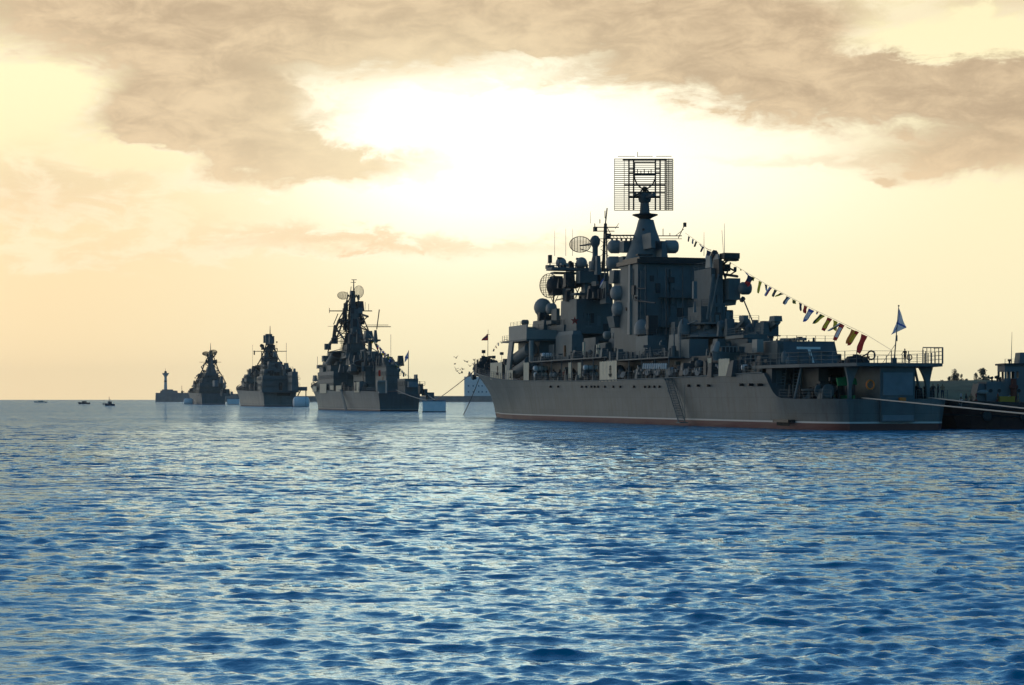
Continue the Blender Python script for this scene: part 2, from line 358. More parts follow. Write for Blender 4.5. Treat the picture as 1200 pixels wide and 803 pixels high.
# ------------------------------------------------------------------ sea: one sheet, waves by a random sea spectrum
def make_sea():
    ra = [2.0]
    while ra[-1] < 45000:
        d = ra[-1]; ra.append(d + (max(.04, d * .0022) if 14 < d < 420 else d * .02 if d > 420 else .6))
    ra = np.array(ra)
    an = np.concatenate([np.linspace(-180, -31, 40)[:-1], np.linspace(-31, 31, 800), np.linspace(31, 180, 40)[1:]]) * math.pi / 180
    Rr, An = np.meshgrid(ra, an, indexing='ij')
    X = Rr * np.sin(An); Y = Rr * np.cos(An)
    dr = np.gradient(ra)[:, None] * np.ones_like(X); da = Rr * (62 / 800 * math.pi / 180); cell = np.maximum(dr, da)
    rs = np.random.RandomState(5); Z = np.zeros_like(X); DX = np.zeros_like(X); DY = np.zeros_like(X)
    near = (Rr < 460) & (np.abs(An) < math.radians(33))
    rr_ = Rr[near]; xs, ys, cs = X[near], Y[near], cell[near]; z = np.zeros_like(xs); ddx = np.zeros_like(xs); ddy = np.zeros_like(xs)
    # patches of stronger and weaker ripple (gusts)
    g = np.zeros_like(xs)
    for _ in range(10):
        lam = rs.uniform(14, 60); th = rs.uniform(0, 2 * math.pi); g += np.sin((xs * math.cos(th) * .8 + ys * math.sin(th) * .5) * 2 * math.pi / lam + rs.uniform(0, 6.3))
    g = 1 + .2 * g / 2.2
    NW = 130
    for i in range(NW):
        lam = .11 * (2.2 / .11) ** ((i + rs.rand()) / NW)
        th = math.radians(-96 + rs.normal(0, 25))           # runs towards the viewer, crests across the view
        k = 2 * math.pi / lam; slope = .038 * (1.0 if lam < .6 else (.6 / lam) ** .75) * (.6 + .8 * rs.rand())
        amp = slope / k
        fade = np.clip((lam / cs - 1.8) / 1.5, 0, 1) * g * np.clip((410 - rr_) / 260, 0, 1)
        ph = k * (xs * math.cos(th) + ys * math.sin(th)) + rs.uniform(0, 6.28)
        s_, c_ = np.sin(ph), np.cos(ph)
        z += amp * fade * c_; ddx -= amp * fade * s_ * math.cos(th) * .8; ddy -= amp * fade * s_ * math.sin(th) * .8
    Z[near] = z; DX[near] = ddx; DY[near] = ddy
    nR, nA = X.shape
    co = np.stack([X + DX, Y + DY, Z], -1).reshape(-1, 3)
    co = np.concatenate([co, [[0, 0, 0]]])
    i = np.arange(nR - 1)[:, None] * nA + np.arange(nA - 1)[None]; q = np.stack([i, i + 1, i + nA + 1, i + nA], -1).reshape(-1, 4)[:, ::-1]
    me = bpy.data.meshes.new('sea'); nq = len(q)
    me.vertices.add(len(co)); me.vertices.foreach_set('co', co.astype(np.float32).ravel())
    tri = np.stack([np.full(nA - 1, len(co) - 1), np.arange(nA - 1), np.arange(1, nA)], -1)
    me.loops.add(nq * 4 + len(tri) * 3); me.loops.foreach_set('vertex_index', np.concatenate([q.ravel(), tri.ravel()]).astype(np.int32))
    me.polygons.add(nq + len(tri))
    me.polygons.foreach_set('loop_start', np.concatenate([np.arange(nq) * 4, nq * 4 + np.arange(len(tri)) * 3]).astype(np.int32))
    me.polygons.foreach_set('use_smooth', np.ones(nq + len(tri), bool))
    me.update(calc_edges=True); me.validate()
    m = bpy.data.materials.new('sea_water'); m.use_nodes = True; t = m.node_tree; b = t.nodes['Principled BSDF']
    co_ = t.nodes.new('ShaderNodeNewGeometry')
    def nz(sx, sy, sc, det, ro):
        mp = t.nodes.new('ShaderNodeMapping'); mp.inputs['Scale'].default_value = (sx, sy, 1); t.links.new(co_.outputs['Position'], mp.inputs[0])
        n = t.nodes.new('ShaderNodeTexNoise'); n.inputs['Scale'].default_value = sc; n.inputs['Detail'].default_value = det; n.inputs['Roughness'].default_value = ro; t.links.new(mp.outputs[0], n.inputs[0]); return n.outputs[0]
    ln = t.nodes.new('ShaderNodeVectorMath'); ln.operation = 'LENGTH'; t.links.new(co_.outputs['Position'], ln.inputs[0])
    far = t.nodes.new('ShaderNodeMapRange'); far.inputs[1].default_value = 20; far.inputs[2].default_value = 130; far.inputs[3].default_value = .07; t.links.new(ln.outputs['Value'], far.inputs[0])
    gust = nz(.25, .6, .035, 4, .6)
    gr = t.nodes.new('ShaderNodeMapRange'); gr.inputs[1].default_value = .35; gr.inputs[2].default_value = .65; gr.inputs[3].default_value = .55; gr.inputs[4].default_value = 1.25; t.links.new(gust, gr.inputs[0])
    b1 = t.nodes.new('ShaderNodeBump'); b1.inputs['Distance'].default_value = .05; b1.inputs['Strength'].default_value = .38; t.links.new(nz(.7, 1.2, 7, 4, .6), b1.inputs['Height'])
    st = t.nodes.new('ShaderNodeMath'); st.operation = 'MULTIPLY'; t.links.new(far.outputs[0], st.inputs[0]); t.links.new(gr.outputs[0], st.inputs[1])
    # facets too small for the mesh: slopes drawn straight from a noise field, so they do not blur out with distance
    def slopes(sx, sy, sc, det, k):
        mp = t.nodes.new('ShaderNodeMapping'); mp.inputs['Scale'].default_value = (sx, sy, 1); t.links.new(co_.outputs['Position'], mp.inputs[0])
        n = t.nodes.new('ShaderNodeTexNoise'); n.inputs['Scale'].default_value = sc; n.inputs['Detail'].default_value = det; n.inputs['Roughness'].default_value = .75; t.links.new(mp.outputs[0], n.inputs[0])
        a = t.nodes.new('ShaderNodeVectorMath'); a.operation = 'SUBTRACT'; a.inputs[1].default_value = (.5, .5, .5); t.links.new(n.outputs['Color'], a.inputs[0])
        q = t.nodes.new('ShaderNodeVectorMath'); q.operation = 'MULTIPLY'; q.inputs[1].default_value = (k * .6, k, 0); t.links.new(a.outputs[0], q.inputs[0]); return q.outputs[0]
    ad = t.nodes.new('ShaderNodeVectorMath'); ad.operation = 'ADD'; t.links.new(slopes(.5, 1.1, 1.3, 5, FARSLOPE), ad.inputs[0]); t.links.new(slopes(.35, 1.0, .3, 3, FARSLOPE * .5), ad.inputs[1])
    sc_ = t.nodes.new('ShaderNodeVectorMath'); sc_.operation = 'SCALE'; t.links.new(ad.outputs[0], sc_.inputs[0]); t.links.new(st.outputs[0], sc_.inputs['Scale'])
    a2 = t.nodes.new('ShaderNodeVectorMath'); a2.operation = 'ADD'; t.links.new(sc_.outputs[0], a2.inputs[0]); t.links.new(b1.outputs[0], a2.inputs[1])
    b3 = t.nodes.new('ShaderNodeVectorMath'); b3.operation = 'NORMALIZE'; t.links.new(a2.outputs[0], b3.inputs[0])
    t.nodes.remove(b)
    fr = t.nodes.new('ShaderNodeFresnel'); fr.inputs[0].default_value = 1.333; t.links.new(b3.outputs[0], fr.inputs['Normal'])
    df = t.nodes.new('ShaderNodeBsdfDiffuse'); df.inputs[0].default_value = WATER; t.links.new(b3.outputs[0], df.inputs['Normal'])
    gl = t.nodes.new('ShaderNodeBsdfGlossy'); gl.inputs["Color"].default_value = (.72, .90, 1.0, 1); gl.inputs['Roughness'].default_value = .055; t.links.new(b3.outputs[0], gl.inputs['Normal'])
    fm = t.nodes.new('ShaderNodeMath'); fm.operation = 'MULTIPLY'; fm.inputs[1].default_value = .48; t.links.new(fr.outputs[0], fm.inputs[0])
    ms = t.nodes.new('ShaderNodeMixShader'); t.links.new(fm.outputs[0], ms.inputs[0]); t.links.new(df.outputs[0], ms.inputs[1]); t.links.new(gl.outputs[0], ms.inputs[2])
    t.links.new(ms.outputs[0], t.nodes['Material Output'].inputs[0])
    me.materials.append(m)
    o = bpy.data.objects.new('sea', me); C.objects.link(o); tag(o, 'rippled blue sea', kind='structure'); return o
WATER = (.0, .21, .37, 1)
FARSLOPE = 6.0
make_sea()

# ------------------------------------------------------------------ ship parts from short rows
def T_at(F, px, py, s):
    k = (px - 600) / FOC; B, u, v = F.B, F.u, F.v
    t = (k * (B[1] + s * u[1]) - B[0] - s * u[0]) / (v[0] - k * v[1]); Y = B[1] + s * u[1] + t * v[1]
    return Vector((s, t, CAMH + (HOR - py) / FOC * Y))
def prim(F, m, q):
    k = q[0]; a = q[1:]
    if k == 'b': F.cb(m, *a)                                   # box x0 x1 y0 y1 t L tx ty sx sy
    elif k == 'l':                                             # bar (x,y)(x,y) t r
        x0, y0, x1, y1, t, r = a[:6]; t1 = a[6] if len(a) > 6 else t; r1 = a[7] if len(a) > 7 else None
        m.cyl(F.p(x0, y0, t), F.p(x1, y1, t1), r, r1, 6)
    elif k == 'y':                                             # athwartship bar across x0..x1 at one station
        x0, x1, y, r = a[:4]; s = F.K((x0 + x1) / 2, y, 0)[0] if len(a) < 5 else a[4]
        m.cyl(T_at(F, x0, y, s), T_at(F, x1, y, s), r, r, 6)
    elif k == 's':                                             # ball x y t r(px)
        x, y, t, r = a[:4]; m.sph(F.p(x, y, t), F.m(r, x, t), *(a[4:]))
    elif k == 'h':                                             # drum lying athwart x0 x1 y r(px) t
        x0, x1, y, r, t = a; s = F.K((x0 + x1) / 2, y, t)[0]; p0, p1 = T_at(F, x0, y, s), T_at(F, x1, y, s); L = (p1 - p0).length; r = F.m(r, x0, t)
        m.lathe(p0, p1 - p0, [(0, r * .35), (r * .18, r * .75), (r * .5, r), (L - r * .4, r), (L - r * .15, r * .8), (L, r * .4)], 16)
    elif k == 'v':                                             # upright turned shape x y0 t [(dy px, r px)...]
        x, y0, t, prof = a; p = F.p(x, y0, t); u1 = F.m(1, x, t); m.lathe(p, (0, 0, 1), [(d * u1, r * u1) for d, r in prof], 16)
    elif k == 'd':                                             # bowl of bars x y t r(px) axis squash
        x, y, t, r, ax, sq = a[:6]; mesh_dish(m, F.p(x, y, t), ax, F.m(r, x, t), .3, 7, F.m(a[6] if len(a) > 6 else .36, x, t), sq)
EACH = set('mast_window dome_radar dome_radar_pedestal block_antenna tower_leg foremast_platform vent_trunk side_light_panel aft_bridge_house lattice_brace radome_bracket gunhouse director_facet funnel_pipe aft_director_tower vent_mushroom launcher_rail after_deckhouse search_lamp deckhouse_roof_rail hangar_side mast_house deckhouse radar_platform yard funnel turret deck_block radar_brace mast_brace aerial'.split())
def parts(F, root, rows):
    out = {}
    for row in rows:
        name, mt, prs = row[:3]; m = MB()
        if name in EACH:                                           # every piece of these is a part of its own
            for q in prs:
                m = MB(); prim(F, m, q); o = m.build(name, mt, row[3] if len(row) > 3 and row[3] else root, (F.S0, 0, 0), smooth=True)
            out.setdefault(name, o); continue
        for q in prs: prim(F, m, q)
        o = m.build(name, mt, row[3] if len(row) > 3 and row[3] else root, (F.S0, 0, 0), smooth=True)
        if len(row) > 4: o['label'] = row[4]
        out.setdefault(name, o); out['last'] = o
    return out
def clutter(F, root, name, mt, boxes, n, seed, smin, smax):
    """small fittings bolted on top of surfaces; boxes = (s0,s1,t0,t1,z)"""
    r = random.Random(seed)
    for _ in range(n):
        m = MB(); s0, s1, t0, t1, z = r.choice(boxes); s = r.uniform(s0, s1); t = r.uniform(t0, t1); h = r.uniform(smin, smax); w = h * r.uniform(.25, .9)
        c = r.random()
        if c < .5: m.box(s - w / 2, s + w / 2, t - w / 2, t + w / 2, z - .05, z + h, r.uniform(.5, 1), r.uniform(.5, 1))
        elif c < .75: m.cyl((s, t, z - .05), (s, t, z + h), w * .35, w * .3, 8)
        elif c < .88: m.cyl((s, t, z - .05), (s, t, z + h * 1.6), .05, .04, 5); m.box(s - .2, s + .2, t - .35, t + .35, z + h * 1.3, z + h * 1.6)
        else: m.cyl((s, t, z - .05), (s, t, z + h * .6), .09, .08, 5); m.sph((s, t, z + h * .7), h * .33)
        m.build(name, mt, root, (F.S0, 0, 0))

# ================================================================== the big cruiser
F1 = Frame((-2.6, 374), (.279, -.960), 85)
HULLG = hull_mat('hull_paint', (.12, .03, .022), (.78, .98), (.118, .138, .138))
cr = F1.root('cruiser'); tag(cr, 'largest grey cruiser, nearest on the right, with a square lattice radar on its tall mast', 'warship', 'grey warships moored in line')
O1 = (F1.S0, 0, 0)
st = [(-14, .15, .05, 11.0, 13.5), (-9, 2.6, .2, 10.4, 10), (-2, 4.9, .5, 9.6, 5.5), (8, 7.0, 2.6, 8.7, 2), (20, 8.5, 4.9, 7.9, .5), (34, 9.2, 7.1, 7.1, 0), (50, 9.4, 8.3, 6.75, 0), (80, 9.5, 8.8, 6.4, 0), (120, 9.5, 8.8, 6.45, 0),
      (146, 9.2, 8.5, 6.75, 0), (149.8, 9.1, 8.4, 6.8, 0), (150.8, 9.1, 8.4, 6.0, 0), (151.8, 9.0, 8.3, 4.9, 0), (153.0, 9.0, 8.3, 4.05, 0), (154.6, 8.95, 8.2, 3.68, 0), (158.5, 8.75, 8.0, 3.6, 0), (161, 8.45, 7.7, 3.6, 0), (163, 8.0, 7.3, 3.6, 0), (164.5, 7.4, 6.8, 3.6, 0), (165.4, 6.8, 6.3, 3.6, 0), (166, 6.0, 5.6, 3.6, 0)]
m = MB(); hp = hull_loft(m, st, 260); hull = m.build('hull', HULLG, cr, O1, smooth=True)
m = MB()                                                                    # deck planking sheet a little above the hull top
S_ = list(np.linspace(-12, 149, 60))
L_ = [(s, -hp(s)[0] + .12, hp(s)[1] + .05) for s in S_]; R_ = [(s, hp(s)[0] - .12, hp(s)[1] + .05) for s in S_]
m.add(L_ + R_, [(i, i + 1, 61 + i, 60 + i) for i in range(59)]); m.build('deck', DECKR, cr, O1)
m = MB(); m.path([(s, -hp(s)[0] - .03, hp(s)[1] + .02) for s in np.linspace(-10, 149.5, 50)], .09, 5); m.build('rubbing_strake', GREY2, cr, O1)
for px in (646, 655, 683, 688, 694, 698, 702, 710, 720, 728, 744, 757, 762, 768, 774, 808, 819, 831, 869, 880, 890):
    p = F1.p(px, 453.3 if px < 800 else 452 if px < 850 else 451, -9.25); m = MB(); m.cyl((p.x, -9.6, p.z), (p.x, -8.7, p.z), .17, .17, 10); m.build('porthole', BLACK, hull, O1)
m = MB(); p0 = F1.p(918, 494, -8.7)
for i in range(9): m.cyl((p0.x - 1.6 + i * .4, -8.75, p0.z + .12), (p0.x - 1.6 + i * .4, -8.75, p0.z - .5), .1)
m.box(p0.x - 2.2, p0.x + 2.2, -9.1, -8.1, p0.z - .1, p0.z + .22); m.build('fender', BLACK, hull, O1)
m = MB(); p0 = F1.p(566, 441, -4); m.lathe((4, -5.9, 8), (0, -1, -.2), [(0, .5), (.7, .55), (.8, .3)], 12); m.build('hawse_pipe', GREY2, hull, O1)

# deckhouses and superstructure
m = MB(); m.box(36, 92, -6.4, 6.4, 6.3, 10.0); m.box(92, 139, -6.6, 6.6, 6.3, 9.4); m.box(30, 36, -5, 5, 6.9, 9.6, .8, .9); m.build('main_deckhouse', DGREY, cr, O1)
for i in range(24):
    s = 53 + i * 3.6; m = MB(); m.box(s - .45, s + .45, -6.66, -6.35, 6.6, 8.6); m.build('deckhouse_door', DARK, cr, O1)
m = MB(); m.box(52, 92, -9.2, -6.3, 9.85, 10.03); m.box(92.1, 118, -9.2, -6.5, 9.25, 9.43); m.box(52, 92, 6.3, 9.2, 9.85, 10.03); m.box(92.1, 118, 6.5, 9.2, 9.25, 9.43)
for s in np.arange(53, 118, 5.4):
    z = 9.86 if s < 92 else 9.26
    for t in (-9.05, 9.05): m.cyl((s, t, 6.3), (s, t, z), .09)
m.build('upper_walkway', GREY2, cr, O1)
m = MB(); railing(m, [(52, -9.1, 10.03), (92, -9.1, 10.03)]); railing(m, [(92.5, -9.1, 9.43), (118, -9.1, 9.43)]); m.build('walkway_railing', GREY2, cr, O1)
# bridge with open wings and slanting side frames
m = MB(); m.box(35, 48, -6.3, 6.3, 9.9, 13.7); m.box(34.2, 49.5, -9.1, 9.1, 13.7, 14.0); m.build('bridge_block', GREY2, cr, O1)
m = MB()
for sg in (-1, 1):
    a, b_ = sorted((sg * 9.1, sg * 8.85)); m.box(38.6, 49.6, a, b_, 14.0, 16.5)
    m.prism([(36.2, sg * 9.1, 7.1), (38.2, sg * 9.1, 7.1), (41.2, sg * 9.1, 13.9), (38.6, sg * 9.1, 13.9)], (0, -sg * .35, 0))
m.box(49.35, 49.6, -8.85, 8.85, 14.0, 15.6); m.box(38.6, 38.85, -8.85, 8.85, 14.0, 16.5)
m.build('bridge_wing', mat('lit_side_paint', (.28, .29, .27), .6, .1, .6, streak=.3), cr, O1)  # paler copy of the ship grey, light on the sides put into its colour
m = MB(); m.box(36.5, 44, -4.5, 4.5, 14.0, 17.6, .9, .9); m.build('wheelhouse', GREY2, cr, O1)
m = MB(); railing(m, [(49.4, -8.8, 15.6), (49.4, 8.8, 15.6)], .9); railing(m, [(39, -8.9, 16.5), (49.4, -8.9, 16.5)], .7); m.build('bridge_railing', GREY2, cr, O1)
for t in (-7.7, 7.7):
    o = None; m = MB(); m.lathe((38.5, t, 8.3), (1, 0, .18), [(0, 1.1), (9.0, 1.1), (9.05, 1.22), (9.35, 1.22), (9.4, 1.05)], 18)
    m.lathe((38.5, t, 10.7), (1, 0, .18), [(0, 1.1), (9.0, 1.1), (9.05, 1.22), (9.35, 1.22), (9.4, 1.05)], 18); m.build('missile_canister', GREY2, cr, O1, smooth=True)
m = MB(); m.cyl((49.6, -8.2, 10), (49.6, -8.2, 13.7), .45, .45, 12); m.build('bridge_pillar', MATS['lit_side_paint'], cr, O1)

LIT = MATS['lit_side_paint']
rows = [
 ('dome_radar_pedestal', GREY2, [('v', 638, 384, -3, [(0, 4), (10, 3.4), (14, 4.5), (16, 3)]), ('b', 646, 656, 362, 384, -3, 3), ('b', 640, 662, 376, 380, -3, 3)]),
 ('dome_radar', DOME, [('s', 636, 360.5, -3, 11.2, (0, 1, 0), .92), ('h', 640, 652, 362, 6.5, -3)]),
 ('searchlight', GREY2, [('l', 615, 384, 615, 379, -8, .15), ('h', 611, 619.5, 378, 3.2, -8)]),
 ('bow_flagstaff', DARK, [('l', 571.5, 430, 572, 386, 0, .09, 0, .04), ('l', 570, 392, 574, 392, 0, .04)]),
 ('round_top_deckhouse', GREY, [('b', 651, 683, 393, 422, -4, 9), ('b', 652, 682, 388.5, 393, -4, 9, .9, .75), ('b', 644, 650, 404, 424, -5, 3)]),
 ('deckhouse_roof_rail', WHITE, [('y', 664, 696, 393.5, .07), ('y', 640, 652, 391, .06)]),
 ('aft_bridge_house', GREY2, [('b', 684, 702, 396, 424, -4.2, 6), ('b', 700, 716, 402, 424, -4, 5), ('b', 640, 720, 382, 400, 1, 10)]),
 ('side_light_panel', CANVAS, [('b', 683, 685.2, 401, 416, -5.6, .5), ('b', 699, 700.6, 404, 418, -5.6, .4), ('b', 701.4, 703, 404, 418, -5.6, .4)]),
 ('open_door', mat('varnished_wood', (.3, .12, .05), .6), [('b', 660.5, 663.5, 405, 418, -6.2, .3)]),
 ('search_lamp', LIT, [('v', 0, 0, 0, [])] if False else [('h', 707, 716, 393, 4.7, -4.5), ('h', 717, 724, 393.5, 3.6, -4.5)]),
 ('vent_trunk', GREY, [('b', 711, 722, 414, 424, -6.2, 2.4, .8, .75), ('b', 724, 739, 412, 424, -6.2, 2.6, .8, .75)]),
 ('foremast_base', GREY2, [('b', 656, 719, 352, 392, 0, 9, .95, .97)]),
 ('tower_leg', GREY2, [('b', 663, 673, 316, 353, 0, 2.6), ('b', 681, 691, 322, 353, 0, 2), ('b', 693, 702, 330, 353, 0, 2.4), ('b', 675, 700, 318, 332, 0, 2.2), ('b', 659, 664, 335, 353, 0, 1.2), ('b', 703, 716, 330, 356, 0, 3, .8, .8), ('b', 696, 705, 300, 322, 0, 1.5, .6, .7), ('b', 690, 703, 306, 318, 0, 2.4)]),
 ('foremast_platform', GREY2, [('b', 640, 717, 314.5, 317.5, 0, 3.2), ('b', 645, 706, 319.5, 321.5, 0, 2), ('b', 668, 714, 344, 346, 0, 3), ('y', 640, 717, 311, .06), ('y', 641, 700, 308.5, .04), ('b', 639, 650, 311, 315, 0, 1.5)]),
 ('lattice_brace', DARK, [('l', 673, 352, 681, 332, 0, .09), ('l', 681, 352, 673, 335, 0, .09), ('l', 691, 352, 702, 334, 0, .1), ('l', 703, 352, 712, 338, 0, .1), ('l', 705, 336, 716, 350, 0, .1), ('l', 700, 333, 718, 348, 0, .12), ('l', 709, 318, 704, 352, 0, .14), ('l', 712, 318, 716, 352, 0, .14), ('l', 702, 340, 716, 340, 0, .09), ('l', 649, 345, 648, 362, -1, .16), ('l', 645, 347, 649, 357, -1, .07), ('l', 654, 347, 649, 357, -1, .07), ('l', 651, 352, 660, 350, -1, .1)]),
 ('drum_radar', DARK, [('b', 642.5, 661, 324, 346, -1, 2.6, .9, .8), ('h', 641, 662, 335, 10, -1)]),
 ('small_dome_radar', DOME, [('s', 657.5, 308, 0, 6.3), ('b', 656, 669, 309, 313, 0, 1)]),
 ('small_dome_radar', DOME, [('s', 681.5, 308, 0, 6.6), ('b', 674, 683, 309, 313, 0, 1)]),
 ('signal_drum', DARK, [('b', 642, 647, 299, 308, 0, .8), ('l', 644.5, 308, 644.5, 315, 0, .12)]),
 ('air_search_pedestal', GREY2, [('v', 697.5, 316, 0, [(0, 7.5), (8, 5), (16, 3.2), (26, 3.2), (30, 5.5), (35, 6), (39, 3.5), (40, 1)])]),
 ('pole_mast', DARK, [('l', 707, 318, 709, 262, 2, .34, 2, .2), ('l', 711.5, 318, 710.5, 262, 2, .14), ('l', 709.5, 262, 711.5, 244, 2, .12), ('l', 709, 256, 709, 247, 2, .08), ('y', 696, 725, 266.5, .09), ('y', 695, 720, 271, .07), ('l', 697, 271, 697, 262, 2, .09), ('l', 721, 268, 725, 262, 2, .05), ('l', 703, 262, 703, 257, 2, .08), ('b', 695, 700, 266, 271, 2, .8),
    ('l', 704, 300, 713, 292, 2, .05), ('l', 713, 300, 704, 292, 2, .05), ('l', 704, 290, 713, 282, 2, .05), ('l', 713, 290, 704, 282, 2, .05), ('b', 708, 716, 274, 280, 2, .8), ('l', 709, 262, 716, 275, 2, .06), ('y', 700, 716, 280, .06)]),
 # main mast
 ('mast_house', GREY, [('b', 712, 768, 332, 412, 0, 13, .75, .55), ('b', 731, 776, 300, 345, 0, 9, .8, .8)]),
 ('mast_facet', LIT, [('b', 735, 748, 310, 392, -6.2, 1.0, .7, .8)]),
 ('mast_cone', GREY, [('v', 757, 318, 0, [(0, 30), (10, 26), (24, 21), (36, 16.5), (50, 11.5), (60, 9)]), ('b', 764, 784, 284, 310, 1, 4, .7, .4), ('b', 750, 768, 274, 292, -1, 5, .8, .8)]),
 ('mast_collar', DARK, [('v', 756, 257, 0, [(0, 6), (2, 9), (4.5, 15), (5.5, 15), (6, 8), (7, 7)])]),
 ('mast_neck', GREY2, [('v', 755.5, 262, 0, [(0, 8), (8, 6.2), (24, 5), (26, 7), (32, 8), (35, 9), (36, 3)]), ('l', 755.5, 232, 744, 228, 0, .3), ('l', 755.5, 232, 767, 228, 0, .3), ('l', 755.5, 236, 755.5, 219, 0, .35)]),
 ('mast_window', DARK, [('s', 754, 269, -2.2, 1.7), ('b', 745, 765, 298, 300, -3.2, 1)]),
 ('mast_yard', DARK, [('y', 712, 754, 276, .12, 83.5), ('y', 762, 799, 276.5, .08, 83.5), ('y', 714, 745, 279.5, .07, 83.5), ('y', 770, 799, 280, .05, 83.5), ('l', 795, 279, 803, 262, 5.5, .07), ('l', 792, 276, 801, 269, 5.5, .05), ('b', 800.5, 804.5, 261, 266, 5.6, .4), ('l', 777, 277, 777, 268, 2, .06), ('l', 785, 277, 785, 273, 3, .06)] +
    [('l', 714 + i * 4, 276, 716 + i * 4, 279.5, -3, .05) for i in range(8)] + [('b', 716 + i * 5.5, 718.5 + i * 5.5, 279, 282.5, -3, .3) for i in range(5)]),
 ('barrel_radome', DOME, [('h', 712.5, 728, 289.3, 7.7, -3.2)]), ('barrel_radome', DOME, [('h', 710.5, 727, 308, 7.4, -3.2)]),
 ('barrel_radome', DOME, [('h', 777, 794.5, 289.3, 7.7, 2.6)]), ('barrel_radome', DOME, [('h', 777, 797, 308, 6.4, 3.2)]),
 ('barrel_radome', DOME, [('h', 716, 739, 343.5, 8.6, -6.2)]), ('barrel_radome', DOME, [('h', 717.5, 739, 362, 8.3, -6.2)]),
 ('radome_bracket', GREY2, [('b', 726, 746, 283, 296, -2.2, 2), ('b', 725, 744, 301, 315, -2.2, 2), ('b', 764, 779, 283, 296, 1.5, 2), ('b', 713, 731, 317, 332, -5.2, 2.2, 1, .8), ('b', 730, 748, 319, 334, -3.4, 3), ('b', 735, 748, 336, 352, -3.4, 1.5), ('b', 714, 738, 371, 384, -6, 2.6, 1.2, 1.3), ('l', 738, 342, 750, 342, -4, .12), ('l', 738, 349, 767, 356, -4, .12)]),
 # funnel block
 ('funnel', GREY2, []),
 ('funnel_pipe', DARK, [('l', 757, 310, 757, 372, -6.5, .07), ('l', 781, 315, 781, 392, -6.5, .1), ('l', 800, 312, 800, 380, -6.5, .06), ('l', 741, 338, 757, 338, -6.5, .1), ('l', 744, 352, 768, 355, -6.5, .12), ('b', 757, 771, 370, 392, -6.0, 1)]),
 ('round_top_radar', DOME, [('v', 752, 392, -6, [(0, 9), (6, 9), (10, 8.5), (14, 6.5), (17, 3.5), (18, .5)]), ('h', 756, 766, 383, 4.2, -6)]),
 ('gunhouse', GREY, [('b', 745, 780, 394, 420, -5.6, 5), ('b', 782, 812, 392, 418, -5.6, 5, .85, .85), ('b', 795, 830, 398, 420, -5.4, 4)]),
 ('side_gun_mount', GREY, [('v', 802, 392, -6, [(0, 8), (8, 7.6), (14, 6), (18, 3), (19, .5)]), ('l', 806, 380, 816, 376, -6, .12), ('b', 795, 800, 384, 402, -6.3, 1), ('l', 790, 420, 790, 388, -7.5, .1), ('l', 797, 420, 797, 390, -7.5, .1)]),
 ('aft_director_tower', GREY2, [('b', 812, 848, 316, 395, 0, 7, .92, .94), ('b', 806, 852, 360, 392, 0, 5), ('b', 838, 850, 356, 378, 1, 3)]),
 ('director_facet', GREY, [('l', 836, 322, 829, 374, -4.6, .22), ('l', 842, 322, 833, 370, -4.6, .12), ('b', 811, 817, 330, 350, -4.7, .6), ('b', 812, 816, 354, 366, -4.7, .4, .5, .5)]),
 ('director_radar', GREY, [('b', 843, 867.5, 327, 352, 2.2, 3.4), ('b', 840, 862, 348, 358, 2.2, 3, 1.15, 1.25), ('h', 866, 880, 338, 7.4, 3.2)]),
 ('upper_radar_head', DARK, [('b', 843, 867, 297, 303.5, 1.5, 1.8), ('l', 838, 296, 834, 304, 0, .5), ('b', 855, 880, 300, 306, 3, 1.3) if False else ('b', 848, 866, 300, 306, 1.8, 1.2)]),
 ('radar_brace', DARK, [('l', 838, 318, 852, 306, 1, .16), ('l', 843, 306, 850, 326, 1, .16), ('l', 850, 312, 862, 318, 1.5, .14), ('l', 856, 308, 850, 326, 1.5, .12), ('b', 846, 856, 310, 318, 1.5, 1), ('l', 862, 318, 856, 322, 1.5, .1), ('b', 836, 846, 304, 326, 0, 2), ('l', 838, 320, 864, 324, 1.5, .2), ('b', 860, 863, 313, 318, 1.8, .5), ('l', 846, 270, 848, 300, 3, .03)]),
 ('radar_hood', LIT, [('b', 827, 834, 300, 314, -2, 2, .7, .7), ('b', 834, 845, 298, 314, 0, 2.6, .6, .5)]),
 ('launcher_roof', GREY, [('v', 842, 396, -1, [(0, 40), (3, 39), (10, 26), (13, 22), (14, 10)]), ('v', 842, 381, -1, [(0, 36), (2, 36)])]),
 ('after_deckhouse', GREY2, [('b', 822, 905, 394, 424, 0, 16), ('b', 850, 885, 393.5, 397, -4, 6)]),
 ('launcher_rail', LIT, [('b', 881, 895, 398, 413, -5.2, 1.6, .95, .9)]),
 ('missile_launcher', GREY, [('b', 872, 902, 389, 399, 1, 4, .8, .8), ('v', 880, 397, 1, [(0, 9), (10, 8), (16, 5), (18, 1)]), ('b', 884, 902, 378, 392, 1, 3, .9, .7)]),
 ('launcher_arm', GREY, [('l', 858, 391, 873, 375, -1, .42), ('b', 866, 877, 370, 376, -1, 1.6)]),
 ('launcher_arm', GREY, [('l', 890, 388, 908, 378, 2, .62), ('b', 901, 917, 370.5, 377, 2, 1.8, .9, .9), ('l', 893, 392, 911, 377, 2, .5)]),
 ('boat_boom', DARK, [('l', 870, 348, 882, 377, 1, .1), ('l', 869, 352, 871, 350, 1, .35), ('l', 860, 383, 850, 384, 1, .1), ('l', 848, 366, 848, 384, 3, .04)]),
 # hangar
 ('hangar_side', GREY, [('b', 896, 912, 399.5, 428, -3, 8), ('b', 885, 900, 402, 420, -2, 5), ('l', 915, 398.5, 944, 397.5, 0, .2)]),
 ('vent_mushroom', GREY, [('v', 919, 425, -6, [(0, 3.4), (9, 3.4), (12, 2.4), (14, .5)]), ('v', 924, 426, -6, [(0, 3), (5, 3), (8, .5)])]),
]
pr = parts(F1, cr, rows)
